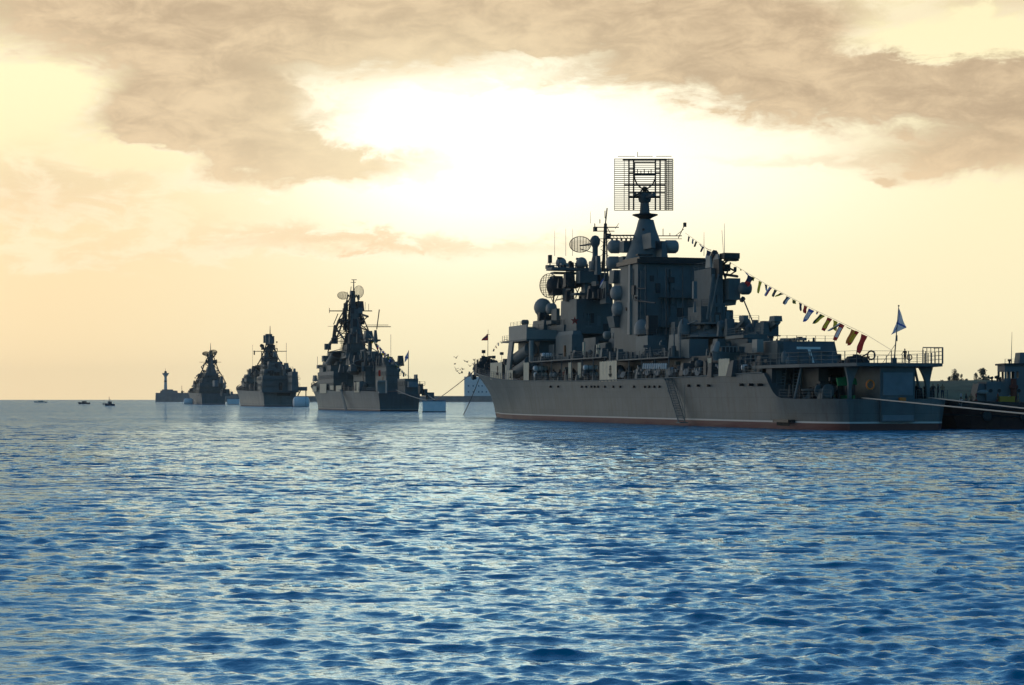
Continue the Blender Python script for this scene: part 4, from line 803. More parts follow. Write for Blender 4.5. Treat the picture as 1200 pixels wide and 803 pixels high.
for x0, x1, y0, y1 in ((366.5, 371, 453, 459), (375, 382.5, 450, 461), (387, 391, 452, 457), (394, 400, 452, 459), (415.5, 421, 448, 460)):
    a, b_ = F2.p(x0, y1, -8.2), F2.p(x1, y1, -8.2); m = MB(); m.box(a.x, b_.x, -8.3, -8.15, a.z, F2.p(x0, y0, -8.2).z); m.build('canvas_screen', CANVAS, destroyer, O2)
o = MB(); pa, pb = F2.p(399.5, 457, -8.6), F2.p(405.5, 480, -8.9); d = Vector((.9, 0, 0))
for sg in (-1, 1): o.cyl(pa + d * sg, pb + d * sg, .22)
for i in range(14): p = pa.lerp(pb, i / 13); o.cyl(p - d, p + d, .1, None, 4)
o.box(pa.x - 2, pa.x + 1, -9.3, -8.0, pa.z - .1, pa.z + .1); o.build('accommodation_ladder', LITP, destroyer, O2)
clutter(F2, destroyer, 'deck_fitting', GREY2, [(45, 118, -7.6, -6, 6.4), (60, 100, -6, 6, F2.K(410, 437)[1]), (70, 100, -4, 5, F2.K(400, 425)[1]), (0, 22, -4, 4, 8.2), (112, 130, 2, 6.5, 6.1)], 98, 21, .9, 3.0)
clutter(F2, destroyer, 'mast_fitting', DARK, [(F2.K(413, 0)[0] - 2, F2.K(413, 0)[0] + 2, -3.4, 3.4, F2.K(413, y)[1]) for y in (364, 372, 380, 387, 396, 404, 412)], 98, 22, 1.0, 3.2)

HULL3 = hull_mat('hull_paint_missile_cruiser', (.12, .05, .045), (.6, .75), (.18, .20, .205))
F3 = Frame((-162, 1150), (.225, -.974), 90)
st = [(-12, .1, .05, 13.5, 10), (-5, 3, .3, 12.6, 5), (8, 6.5, 2.6, 11.3, 1), (28, 9.4, 6.6, 10.0, 0), (60, 11.0, 9.4, 9.0, 0), (140, 11.0, 9.8, 8.2, 0), (170, 10.4, 9.2, 8.0, 0), (184, 9.4, 8.4, 7.9, 0), (187, 8.4, 7.8, 7.8, 0)]
slava, hp3 = simple_ship(F3, st, HULL3, 'broad warship with a pyramid-shaped superstructure and a block radar at its masthead', 'missile_cruiser')
parts(F3, slava, [
 ('deckhouse', GREY, [('b', 300, 350, 441, 460, 0, 30, .98, .95), ('b', 303, 344, 433, 445, 0, 24, .95, .9), ('b', 304, 335, 428, 438, 0, 20, .95, .88), ('b', 283, 298, 448, 462, -5, 26), ('b', 286, 301, 439, 450, -3, 16), ('b', 290, 303, 434, 442, -2, 10), ('b', 337, 349, 436, 458, 5, 20), ('b', 330, 342, 431, 440, 4, 10, .8, .8)]),
 ('mast_tower', GREY2, [('b', 305, 326, 417, 432, 0, 12, .85, .8), ('b', 309, 321, 407, 420, 0, 7, .8, .8), ('b', 313, 318, 402, 409, 0, 4)]),
 ('block_antenna', GREY2, [('b', 308.5, 316, 393, 402, 0, 2.2), ('b', 315, 321.5, 394, 403, 0, 3.4), ('b', 311, 319, 391.5, 404.5, 0, 2)]),
 ('top_pole', DARK, [('l', 316.5, 392, 316.5, 382, 0, .3, 0, .14)]),
 ('yard', RUST, [('y', 297, 336, 411.8, .2), ('l', 298, 411, 298, 416, -4, .4), ('l', 325, 412, 325, 408, 3, .2)]),
 ('turret', GREY, [('b', 291, 295, 432, 438, -4, 3, .6, .6), ('b', 301, 303, 426, 432, -2, 2, .5, .5), ('b', 334, 339, 427, 433, 3, 3, .6, .6), ('b', 327, 331, 425, 430, 3, 3, .7, .7), ('b', 343, 347, 432, 439, 5, 4, .7, .7), ('b', 283, 288, 443, 449, -6, 4, .7, .7), ('b', 320, 324, 413, 418, 1, 3)]),
 ('deck_block', GREY2, [('b', 347, 360, 453.5, 458, 9, 8)]), ('deck_post', DARK, [('l', 358.5, 458, 358.5, 465, 10.5, .3), ('l', 352, 458, 349, 464, 9, .3)]),
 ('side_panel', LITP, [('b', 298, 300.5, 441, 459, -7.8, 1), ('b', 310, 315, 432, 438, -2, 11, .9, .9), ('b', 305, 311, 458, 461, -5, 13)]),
 ('stern_opening', DARK, [('b', 308, 318, 450, 456, -1, 15.6), ('b', 318, 340, 461, 464, 2, 26)]),
 ('funnel', GREY2, [('b', 311, 333, 424, 442, 0, 10, .8, .8)]),
 ('aerial', GREY2, [('l', 335.5, 432, 335.5, 402, 5, .1), ('l', 296, 436, 296, 404, -5, .07)]),
])
clutter(F3, slava, 'deck_fitting', GREY2, [(120, 175, -9.6, -7, 8.2), (90, 150, -7, 9, F3.K(320, 441)[1]), (90, 150, -5, 8, F3.K(320, 433)[1]), (0, 40, -5, 5, 10.8)], 95, 31, 1.2, 3.6)
clutter(F3, slava, 'mast_fitting', DARK, [(F3.K(315, 0)[0] - 2, F3.K(315, 0)[0] + 3, -4.5, 4.5, F3.K(315, y)[1]) for y in (410, 418, 424, 430)], 50, 32, 1.0, 3.4)

HULL4 = hull_mat('hull_paint_frigate', (.12, .05, .045), (.6, .75), (.14, .16, .17))
F4 = Frame((-252, 1500), (.26, -.966), 60)
st = [(-10, .1, .05, 12.5, 8), (-4, 2.6, .3, 11.6, 4), (8, 6.5, 3, 10.4, 1), (24, 9.2, 6.8, 9.6, 0), (50, 10.4, 9.0, 8.9, 0), (100, 10.6, 9.6, 8.4, 0), (122, 10.0, 9.2, 8.2, 0), (127, 9.0, 8.4, 8.1, 0)]
frig, hp4 = simple_ship(F4, st, HULL4, 'small dark frigate with a slender pointed mast, farthest left of the warships', 'frigate')
parts(F4, frig, [
 ('deckhouse', GREY2, [('b', 229, 265, 449, 464, 0, 24, .96, .9), ('b', 233, 261, 442, 452, 0, 18, .95, .85), ('b', 237, 257, 437, 446, 0, 14, .9, .8), ('b', 225.5, 236, 450, 463, -5, 18, .9, .9), ('b', 258, 270, 456, 464, 6, 12, .8, .8)]),
 ('mast_tower', GREY2, [('b', 240, 254, 430, 440, 0, 10, .8, .65), ('b', 243, 251, 418, 432, 0, 6, .6, .6), ('b', 245, 249, 411, 420, 0, 3)]),
 ('top_pole', DARK, [('l', 246.8, 412, 246.8, 402, 0, .35, 0, .12)]),
 ('net_antenna', RUST, [('d', 241.5, 414.5, 0, 4.8, (.9, .3, .1), .5, .2), ('d', 250, 412.8, 0, 4.6, (.9, -.3, .2), .6, .2)]),
 ('yard', RUST, [('y', 233.5, 259.5, 424.5, .16), ('l', 254, 424, 254, 421, 2, .15)]),
 ('mast_brace', DARK, [('l', 240, 438, 236, 430, 0, .5), ('l', 236, 430, 240, 426, 0, .3), ('l', 237, 437, 234.5, 440, 0, .7), ('l', 254, 438, 257.5, 437, 0, .5), ('l', 254, 440, 256, 434, 0, .3), ('l', 237, 434, 239, 426, 0, .25)]),
 ('turret', GREY, [('b', 226, 229, 446, 451, -4, 4, .6, .6), ('b', 231, 235, 441, 447, -3, 4, .6, .6), ('b', 257, 262, 442, 449, 3, 4, .6, .6), ('b', 262, 265, 447, 455, 5, 4, .6, .6), ('b', 270, 273, 459, 463, 9, 3)]),
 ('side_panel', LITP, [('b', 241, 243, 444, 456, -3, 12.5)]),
 ('stern_panel', mat('blue_grey_paint', (.2, .25, .28)), [('b', 249, 256, 446, 453, 0, 13.5)]),
])
clutter(F4, frig, 'deck_fitting', GREY2, [(60, 115, -9, -7, 8.6), (50, 90, -6, 7, F4.K(246, 449)[1]), (50, 90, -5, 5, F4.K(246, 442)[1])], 80, 41, 1.5, 3.8)
clutter(F4, frig, 'mast_fitting', DARK, [(F4.K(247, 0)[0] - 2, F4.K(247, 0)[0] + 3, -3.5, 3.5, F4.K(247, y)[1]) for y in (418, 426, 432, 438)], 36, 42, 1.0, 3.0)

# ------------------------------------------------------------------ breakwater, lighthouse, white building
def W(px, py, Y): return Vector(((px - 600) / FOC * Y, Y, CAMH + (HOR - py) / FOC * Y))
DB = 3000.0; kk = DB / FOC
m = MB(); x0, x1 = W(183, 0, DB).x, W(640, 0, DB).x
m.box(x0, x1 + 40, DB, DB + 24, -3, W(0, 461.5, DB).z + .0, 1, .8)
m.build('pier_wall', CONC); pw = bpy.data.objects['pier_wall']
bw = empty('breakwater', (x0 + 30, DB, 0)); pw.parent = bw; pw.location = (-(x0 + 30), -DB, 0)
# make the two heights: tall head on the left, low run to the right
bpy.data.objects.remove(pw)
zh, zl = W(0, 460.5, DB).z, W(0, 464.2, DB).z
m = MB(); m.box(x0, W(224, 0, DB).x, DB - 8, DB + 34, -3, zh, .99, .9); m.build('pier_head', CONC, bw, (x0 + 30, DB, 0))
m = MB(); m.box(W(224, 0, DB).x, W(330, 0, DB).x, DB, DB + 24, -3, W(0, 461.6, DB).z); m.box(W(330, 0, DB).x, x1, DB, DB + 24, -3, zl); m.build('pier_wall', CONC, bw, (x0 + 30, DB, 0))
m = MB(); m.box(W(187, 0, DB).x, W(205, 0, DB).x, DB + 4, DB + 26, zh, W(0, 457.8, DB).z, .96, .9); m.box(W(189, 0, DB).x, W(200, 0, DB).x, DB + 6, DB + 22, zh + 3, W(0, 456.4, DB).z); m.build('pier_terrace', CONC, bw, (x0 + 30, DB, 0))
tag(bw, 'long low stone breakwater running behind the moored warships', 'breakwater')
lh = empty('lighthouse', W(194, 456.5, DB + 12)); tag(lh, 'small white banded lighthouse on the end of the breakwater', 'lighthouse')
m = MB(); m.lathe((0, 0, 0), (0, 0, 1), [(0, 2.7), (12, 2.3), (12.05, 2.35)], 16); m.lathe((0, 0, 14.2), (0, 0, 1), [(0, 2.25), (6, 2.1), (8, 3.2), (10, 5), (11.5, 5.4)], 16); m.build('tower', mat('weathered_white', (.5, .52, .52)), lh)
m = MB(); m.lathe((0, 0, 12.05), (0, 0, 1), [(0, 2.45), (2.15, 2.4)], 16); m.build('dark_band', mat('dull_brown', (.12, .08, .07)), lh)
m = MB(); m.lathe((0, 0, 11.5 + 14.2), (0, 0, 1), [(0, 5.6), (.6, 5.6), (.7, 2), (3, 2), (4.2, .6), (4.4, .2)], 14); m.cyl((0, 0, 29), (0, 0, 33.5), .22); m.build('lantern', DARK, lh)
for x, y0, y1, w in ((213.5, 452, 462, 1.2), (220, 459, 463, 1.6)):
    o = MB(); b0 = W(x, y1, DB + 6); k = kk; o.box(-w * k, w * k, -2, 2, 0, (y1 - y0) * k * .35); o.cyl((-w * k * .4, 0, 0), (-w * k * .4, 0, (y1 - y0) * k), .35); o.cyl((-w * k * .4, 0, (y1 - y0) * k * .45), (w * k * 3, 0, (y1 - y0) * k * .2), .3)
    o = o.build('harbour_crane', RUST, loc=b0); o.data.transform(__import__('mathutils').Matrix.Identity(4)); tag(o, 'small brown crane standing on the breakwater nearest the lighthouse' if x < 215 else 'low brown winch post on the breakwater beside the frigate', 'crane')
DW = 3040.0
wb = empty('white_building', W(570, 468.2, DW)); tag(wb, 'pale two-storey building with rows of dark windows behind the bow of the nearest warship', 'building')
q = lambda x, y: (W(x, y, DW) - wb.location)
m = MB(); m.box(q(544, 0).x, q(600, 0).x, 0, 60, -6, q(0, 441.5).z); m.build('wall', mat('pale_blue_wash', (.84, .87, .88)), wb)
for x0, x1, y0, y1 in ((548.5, 553, 437.5, 441.5), (549, 551, 435.5, 441.5)): m = MB(); m.box(q(x0, 0).x, q(x1, 0).x, 4, 20, q(0, y1).z, q(0, y0).z); m.build('roof_hut', mat('blue_shutter', (.12, .17, .25)), wb)
m = MB(); m.box(q(555, 0).x, q(557.5, 0).x, 4, 10, q(0, 441.5).z, q(0, 436).z); m.box(q(554.4, 0).x, q(558.1, 0).x, 3.2, 10.8, q(0, 436).z, q(0, 435).z); m.build('chimney', mat('blue_shutter', (.12, .17, .25)), wb)
for x in (549, 554.5, 561, 565, 570, 576, 583, 589):
    for y in (452.3, 459.3): m = MB(); c = q(x, y); m.box(c.x - 1.0, c.x + 1.0, -.12, .3, c.z - 1.3, c.z + 1.3); m.build('window', mat('blue_shutter', (.12, .17, .25)), wb)

# ------------------------------------------------------------------ mooring pontoons
def pontoon(px0, px1, y0, y1, kind, label, rz=0.05):
    D = CAMH * FOC / (y1 - HOR) ; c = W((px0 + px1) / 2, y1, D); k = D / FOC; w = (px1 - px0) * k; h = (y1 - y0) * k
    e = empty('mooring_buoy', (c.x, D, 0), rz); m = MB(); L = w * .5
    if kind == 'box':
        m.box(-w / 2, w / 2, -L / 2, L / 2, -.8, h * .93, .985, .98); m.build('float', BUOYP, e)
        m = MB(); m.box(-w / 2 - .05, w / 2 + .05, -L / 2 - .05, L / 2 + .05, h * .93, h, 1, 1); m.build('top_rim', mat('blue_shutter', (.12, .17, .25)), e)
        m = MB(); m.box(-w / 2 - .04, w / 2 + .04, -L / 2 - .04, L / 2 + .04, -.7, h * .07); m.build('waterline_band', DARK, e)
    else:
        r = h * .56; m.lathe((-w / 2, 0, h - r), (1, 0, 0), [(0, r * .55), (w * .06, r * .88), (w * .14, r), (w * .86, r), (w * .94, r * .88), (w, r * .55)], 22); m.build('float', BUOYP, e, smooth=True)
        m = MB(); m.lathe((w * .3, 0, h - r), (1, 0, 0), [(0, r * 1.02), (w * .02, r * 1.02)], 22); m.build('strap', GREY2, e)
    m = MB(); m.cyl((0, 0, h * .95), (0, 0, h * 1.06), w * .03); m.build('mooring_ring', DARK, e)
    tag(e, label, 'mooring buoy', 'pale mooring buoys off the sterns')
    return e
pontoon(495, 522.5, 469.5, 483, 'box', 'large pale blue box buoy, the one nearest the bow of the biggest cruiser')
pontoon(343.5, 362.5, 465, 477, 'drum', 'rounded pale drum buoy between the second and third warships', .03)
pontoon(266.5, 280.5, 467.2, 474.2, 'box', 'small blue box buoy at the right side of the frigate stern')
pontoon(215.5, 226.5, 467, 474, 'drum', 'small pale buoy just left of the frigate')

# ------------------------------------------------------------------ small boats on the horizon
def boat(px, ybase, wpx, hpx, label, style):
    D = CAMH * FOC / (ybase - HOR); c = W(px, ybase, D); k = D / FOC; L = wpx * k; Hh = hpx * k
    e = empty('motor_boat', (c.x, D, 0), .12); m = MB(); n = 9; vs = []
    for i in range(n):
        a = i / (n - 1); b = L * .14 * math.sin(math.pi * min(1, .18 + a * .62)) ; z = Hh * (.34 + .12 * (1 - a) ** 2)
        x = -L / 2 + L * a; vs += [(x + .06 * L * (1 - a), -b * .6, -.3), (x, -b, z), (x, b, z), (x + .06 * L * (1 - a), b * .6, -.3)]
    fs = [(i * 4 + j, i * 4 + (j + 1) % 4, i * 4 + 4 + (j + 1) % 4, i * 4 + 4 + j) for i in range(n - 1) for j in range(4)] + [(0, 1, 2, 3), (4 * n - 1, 4 * n - 2, 4 * n - 3, 4 * n - 4)]
    m.add(vs, fs); m.build('hull', mat('pale_boat_paint', (.42, .5, .5)) if style == 0 else mat('navy_boat_paint', (.03, .06, .1)), e)
    m = MB(); m.box(-L * .18, L * .22, -L * .08, L * .08, Hh * .36, Hh * (.62 if style < 2 else .72), .8, .85); m.build('cabin', GREY2 if style else mat('pale_boat_paint', (.42, .5, .5)), e)
    m = MB(); m.box(-L * .2, L * .24, -L * .09, L * .09, Hh * (.62 if style < 2 else .72), Hh * (.67 if style < 2 else .77), 1, 1); m.build('cabin_roof', DARK, e)
    if style == 2: m = MB(); m.cyl((-L * .05, 0, Hh * .6), (-L * .05, 0, Hh * 1.6), L * .02); m.cyl((-L * .05, 0, Hh * 1.2), (L * .12, 0, Hh * 1.0), L * .012); m.build('mast', DARK, e)
    tag(e, label, 'boat'); return e
boat(47.5, 471.8, 15.5, 3.2, 'low pale motor boat on the horizon, farthest left of all', 0)
boat(98.5, 473.6, 14, 5.2, 'small dark motor boat on the horizon, middle one of three', 1)
boat(128.5, 475.6, 12, 6.6, 'small dark boat with a short mast, rightmost of the three near the horizon', 2)
m = MB(); D = CAMH * FOC / (474.2 - HOR); p = W(121.2, 474.2, D); m.lathe((0, 0, -.2), (0, 0, 1), [(0, .3), (.3, .55), (.9, .5), (1.2, .2)], 12); m.cyl((0, 0, .9), (0, 0, 1.7), .06); tag(m.build('marker_buoy', DARK, loc=(p.x, D, 0)), 'tiny dark marker buoy floating left of the boat with the mast', 'buoy')

def walls_of(F, root, names, n, seed, smin, smax):
    k = 0
    for o_ in [o for o in root.children if o.name.split('.')[0] in names]:
        c_ = [v.co for v in o_.data.vertices]; sx = max(v.x for v in c_) + F.S0; t0, t1 = min(v.y for v in c_), max(v.y for v in c_); z0, z1 = min(v.z for v in c_), max(v.z for v in c_)
        if z1 - z0 < smax or t1 - t0 < smax: continue
        k += 1; wall_gear(o_, n, seed + k, aft=(sx - .3, t0 + .3, t1 - .3, z0, z1 - .3), F=F, smin=smin, smax=smax)
        wall_gear(o_, n // 3, seed + 50 + k, port=(t0 + .2, sx - 8, sx - 1, z0, z1 - .5), F=F, smin=smin, smax=smax)
walls_of(F2, destroyer, ('deckhouse', 'funnel', 'mast_tower', 'deck_block', 'radar_house'), 12, 100, .5, 2.0)
walls_of(F3, slava, ('deckhouse', 'mast_tower', 'funnel'), 12, 200, .8, 3.2)
walls_of(F4, frig, ('deckhouse', 'mast_tower'), 10, 300, .9, 3.4)

def strut_work(F, root, rows, n, seed, r=.16):
    """open lattice of bars round a mast: rows = (row, left px, right px), top to bottom"""
    rr = random.Random(seed); m = MB(); s0 = F.K((rows[-1][1] + rows[-1][2]) / 2, rows[-1][0])[0]; L = []
    for y, a, b_ in rows: L.append([T_at(F, x, y, s0 + d) for x in (a, (a * 2 + b_) / 3, (a + b_ * 2) / 3, b_) for d in (-2.2, 2.2)])
    for A0, B0 in zip(L, L[1:]):
        for k in (0, 1, 6, 7): m.cyl(A0[k], B0[k], r * 1.3, None, 5)
        for _ in range(n): m.cyl(rr.choice(A0), rr.choice(B0), r * rr.uniform(.6, 1.2), None, 4)
    for A0 in L:
        m.cyl(A0[0], A0[6], r, None, 4); m.cyl(A0[1], A0[7], r, None, 4); m.cyl(A0[0], A0[1], r, None, 4); m.cyl(A0[6], A0[7], r, None, 4)
    m.build('mast_lattice', DARK, root, (F.S0, 0, 0))
strut_work(F2, destroyer, [(346, 408, 418), (364, 403, 423), (376, 396, 427), (388, 392, 432), (400, 389, 438), (413, 384, 444)], 9, 1, .17)
strut_work(F3, slava, [(404, 312, 320), (412, 309, 323), (420, 306, 326), (431, 300, 333), (440, 293, 341)], 8, 2, .26)
strut_work(F4, frig, [(417, 244, 250), (426, 240, 253), (434, 237, 256), (442, 232, 261), (450, 228, 265)], 8, 3, .3)
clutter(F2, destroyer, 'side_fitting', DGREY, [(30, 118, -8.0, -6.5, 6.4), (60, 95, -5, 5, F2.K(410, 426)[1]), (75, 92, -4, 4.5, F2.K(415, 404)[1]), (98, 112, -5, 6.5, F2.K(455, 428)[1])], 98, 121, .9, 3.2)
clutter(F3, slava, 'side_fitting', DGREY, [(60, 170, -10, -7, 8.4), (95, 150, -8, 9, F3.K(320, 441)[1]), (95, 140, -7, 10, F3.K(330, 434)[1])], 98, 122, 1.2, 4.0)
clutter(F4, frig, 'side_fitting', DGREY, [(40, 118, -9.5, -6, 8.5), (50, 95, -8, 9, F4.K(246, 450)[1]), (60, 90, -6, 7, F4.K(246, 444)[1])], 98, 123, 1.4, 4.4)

def ledges(F, root, names, h, over):
    for o_ in [o for o in root.children if o.name.split('.')[0] in names]:
        c_ = [v.co for v in o_.data.vertices]; x0, x1 = min(v.x for v in c_) + F.S0, max(v.x for v in c_) + F.S0; t0, t1 = min(v.y for v in c_), max(v.y for v in c_); z0, z1 = min(v.z for v in c_), max(v.z for v in c_)
        if x1 - x0 < 5 or z1 - z0 < h: continue
        for z in np.arange(z0 + h, z1 + .3, h):
            z = min(float(z), z1); m = MB(); m.box(x0 + 1, x1 + over, t0 - over * .5, t1 + over * .5, z - .12, z); railing(m, [(x0 + 1, t0 - over * .5, z), (x1 + over, t0 - over * .5, z), (x1 + over, t1 + over * .5, z)], 1.1, 2.4, .06, 2); m.build('deck_ledge', GREY2, o_, (F.S0, 0, 0))
ledges(F2, destroyer, ('deckhouse', 'deck_block'), 2.7, .7); ledges(F3, slava, ('deckhouse',), 3.3, .9); ledges(F4, frig, ('deckhouse',), 3.3, .9)
HAZE = .00005

# ================================================================== far shore and trees
m = MB(); r_ = random.Random(11); nx, ny = 90, 10; vs = []
from mathutils import noise as mn
for j in range(ny + 1):
    for i in range(nx + 1):
        x = 150 + 640 * i / nx; y = 900 + 260 * j / ny; a = min(1, i / 10) ; b_ = min(1, j / 3.0)
        z = (14.0 * min(1, a * 1.6) * b_ ** .6 - 1.0) + mn.noise(Vector((x * .03, y * .03, 0))) * 1.1 * b_
        vs.append((x, y + mn.noise(Vector((x * .05, 0, 3))) * 6 * (1 - b_), z))
m.add(vs, [(j * (nx + 1) + i, j * (nx + 1) + i + 1, (j + 1) * (nx + 1) + i + 1, (j + 1) * (nx + 1) + i) for j in range(ny) for i in range(nx)])
tag(m.build('hill', mat('dry_grass_slope', (.075, .10, .055), .9, .45, .09), None, smooth=True), 'low green shore', kind='structure')
LEAF = mat('dusty_leaves', (.055, .07, .04), .8, .5, .8); BARK = mat('bark', (.09, .07, .05), .9, .2, 2)
def tree(px, ytop, wpx, label, Y, seed):
    rr = random.Random(seed); b0 = W(px, 447.5, Y); b0.z = 12.0; k = Y / FOC; h = CAMH + (HOR - ytop) * k - b0.z; w = wpx * k * .72
    e = empty('tree', (b0.x, Y, b0.z - .6)); m = MB(); m.cyl((0, 0, 0), (.05 * w, 0, h * .85), w * .1, w * .03, 7)
    for i in range(9): a = rr.random() * 6.28; z = h * (.15 + .6 * i / 9); m.cyl((0, 0, z), (math.cos(a) * w * .6, math.sin(a) * w * .6, z + h * .2), w * .035, w * .012, 5)
    m.build('trunk', BARK, e); m = MB(); cl = []
    for i in range(16): a = rr.random() * 6.28; z = rr.uniform(.12, .97); rad = w * (.75 * math.sin(math.pi * min(.97, .2 + z * .78)) ** .8); cl.append((math.cos(a) * rad * rr.random(), math.sin(a) * rad * rr.random(), h * z, w * rr.uniform(.28, .5)))
    for i in range(1500):
        c = rr.choice(cl); d = Vector((rr.gauss(0, 1), rr.gauss(0, 1), rr.gauss(0, 1.5))).normalized() * c[3] * rr.random() ** .4; p = Vector(c[:3]) + d; s = w * rr.uniform(.06, .12)
        u = Vector((rr.gauss(0, 1), rr.gauss(0, 1), rr.gauss(0, 1))).normalized(); v = u.orthogonal().normalized()
        m.add([p + u * s, p + v * s * .6, p - u * s, p - v * s * .6], [(0, 1, 2, 3)])
    m.build('crown', LEAF, e); tag(e, label, 'tree', 'trees on the far shore')
for i, a in enumerate(((1118.5, 431, 10, 'tall narrow tree on the far shore, left end of the row'), (1126.8, 437.5, 5, 'thin sapling right beside the leftmost shore tree'), (1112.5, 441, 6, 'low shrubby tree at the left foot of the tall narrow shore tree'),
        (1143.5, 436.5, 6, 'slim tree just left of the widest shore tree'), (1152, 431, 12, 'widest bushy tree on the far shore'), (1158.5, 439.5, 5, 'small tree at the right edge of the widest shore tree'), (1104, 444.5, 5, 'lowest bush on the shore nearest the cruiser stern'), (1133, 444, 7, 'low rounded bush halfway between the two tall shore trees'))):
    tree(a[0], a[1], a[2], a[3], 1000 + 12 * i, 60 + i)

# ================================================================== tug alongside the stern
YT = 221.5
tg = empty('tugboat', (72, YT + 4, 0)); tag(tg, 'low black and dark red workboat with blue-grey wheelhouse at the right edge', 'tugboat')
OT = (72, YT + 4, 0)
zt = lambda y, Y=YT: CAMH + (HOR - y) / FOC * Y
xt = lambda px, Y=YT: (px - 600) / FOC * Y
MARO = mat('dark_maroon_paint', (.045, .014, .012), .6, .3, .4, streak=.4)
n = 30; vs = []
for i in range(n):
    a = i / (n - 1); x = 51.4 + 46 * a; b_ = 4.4 * min(1, math.sqrt(max(0, 1 - (1 - min(1, a * 5)) ** 2)) + .02); top = 2.55 + .35 * max(0, 1 - a * 5)
    for hh, sc in ((-1.2, .86), (.4, .93), (top, 1)): vs.append((x - (1.2 * max(0, 1 - a * 6)) * (hh / top if hh > 0 else 0), YT + 4.2 - b_ * sc, hh))
    for hh, sc in ((top, 1), (.4, .93), (-1.2, .86)): vs.append((x - (1.2 * max(0, 1 - a * 6)) * (hh / top if hh > 0 else 0), YT + 4.2 + b_ * sc, hh))
m = MB(); m.add(vs, [(i * 6 + j, i * 6 + (j + 1) % 6, i * 6 + 6 + (j + 1) % 6, i * 6 + 6 + j) for i in range(n - 1) for j in range(6)] + [tuple(range(6)), tuple(6 * (n - 1) + j for j in range(6))]); m.build('hull', MARO, tg, OT)
m = MB(); pts = [(vs[i * 6 + 2][0], vs[i * 6 + 2][1] - .02, vs[i * 6 + 2][2]) for i in range(n)]
for a, b_ in zip(pts, pts[1:]): m.add([a, b_, (b_[0], b_[1], b_[2] + .62), (a[0], a[1], a[2] + .62), (a[0], a[1] + .12, a[2]), (b_[0], b_[1] + .12, b_[2]), (b_[0], b_[1] + .12, b_[2] + .62), (a[0], a[1] + .12, a[2] + .62)], [(0, 1, 2, 3), (4, 5, 6, 7), (3, 2, 6, 7)])
m.build('bulwark', BLACK, tg, OT)
m = MB(); m.path([(p[0], p[1] - .12, p[2] - .15) for p in pts], .17, 6); m.path([(p[0], p[1] - .06, p[2] - 1.1) for p in pts], .1, 6); m.build('rubbing_band', BLACK, tg, OT)
for i in range(7): m = MB(); m.lathe((56 + i * 4.4, YT - .42, 1.55), (0, 1, 0), [(0, .3), (.05, .55), (.28, .6), (.36, .3)], 14); m.build('tyre_fender', BLACK, tg, OT)
BG = mat('tug_blue_grey', (.13, .155, .165), .6, .14, .5, streak=.3)
Yh = YT + 2.2
hs = MB(); hs.box(xt(1156, Yh), xt(1262, Yh), Yh, Yh + 4, 2.55, zt(447.3, Yh)); hs.build('deckhouse', BG, tg, OT)
for x in (1161, 1171, 1194, 1206): m = MB(); m.cyl((xt(x, Yh), Yh - .05, zt(458, Yh)), (xt(x, Yh), Yh + .05, zt(458, Yh)), .22, None, 14); m.build('porthole', BLACK, tg, OT)
m = MB(); m.box(xt(1142, Yh), xt(1156, Yh), Yh + .5, Yh + 3.6, 2.55, zt(449.5, Yh), .75, .9, .5); m.build('deck_locker', BG, tg, OT)
wl = MB(); x0, x1, x2, x3 = xt(1177.5, Yh), xt(1181, Yh), xt(1196, Yh), xt(1262, Yh); za, zb_, zc, zd = zt(447.3, Yh), zt(443.5, Yh), zt(435.5, Yh), zt(428, Yh)
wl.box(x0, x2, Yh, Yh + 3.4, za, zb_); wl.box(x0, x2, Yh, Yh + 3.4, zc, zd); wl.box(x2, x3, Yh, Yh + 3.4, za, zd)
for x in (x0 + .12, xt(1183.5, Yh), xt(1190, Yh), x2 - .1):
    for y in (Yh + .08, Yh + 3.3): wl.box(x - .12, x + .12, y - .08, y + .08, zb_, zc)
wl.build('wheelhouse', BG, tg, OT)
m = MB(); m.box(xt(1176, Yh), x3, Yh - .4, Yh + 3.9, zd, zd + .22); m.build('wheelhouse_roof', DARK, tg, OT)
m = MB(); railing(m, [(xt(1177, Yh), Yh - .3, zd + .22), (xt(1200, Yh), Yh - .3, zd + .22)], .5, .9, .025, 2); m.build('roof_railing', GREY2, tg, OT)
m = MB(); m.box(xt(1196, Yh), xt(1225, Yh), Yh + .6, Yh + 3, zd + .22, zt(413, Yh), .9, .9); m.build('upper_cabin', BG, tg, OT)
m = MB(); m.cyl((xt(1186.5, Yh), Yh + .6, zd), (xt(1187.5, Yh), Yh + .6, zt(389, Yh)), .05, .02, 5); m.lathe((xt(1184, Yh), Yh + .4, zd + .2), (0, 0, 1), [(0, .1), (.25, .12), (.3, .2), (.5, .2)], 8); m.build('radio_mast', DARK, tg, OT)
m = MB(); m.lathe((xt(1186.5, Yh), Yh - .55, 2.5), (0, 0, 1), [(0, .38), (2.3, .36), (2.35, .5), (2.7, .5), (2.75, .34), (3.5, .32)], 12); m.build('red_post', mat('rusty_red_paint', (.16, .035, .022), .7, .3, 2), tg, OT)
for x, s in ((1165, 1), (1171, 1.2), (1174.5, .9)): m = MB(); m.cyl((xt(x, Yh), Yh + 1, za - .05), (xt(x, Yh), Yh + 1, za + .35 * s), .09); m.lathe((xt(x, Yh), Yh + 1, za + .3 * s), (-.3, 0, 1), [(0, .1), (.15, .25 * s), (.3 * s, .2)], 10); m.build('vent_cowl', DARK, tg, OT)
m = MB(); xa, xb = xt(1172.5, YT), xt(1190.5, YT); m.box(xa, xb, YT + .4, YT + 1.6, 2.5, zt(465.3)); tb = m.build('yellow_locker', mat('chrome_yellow_paint', (.42, .24, .02), .6, .1, 1), tg, OT)
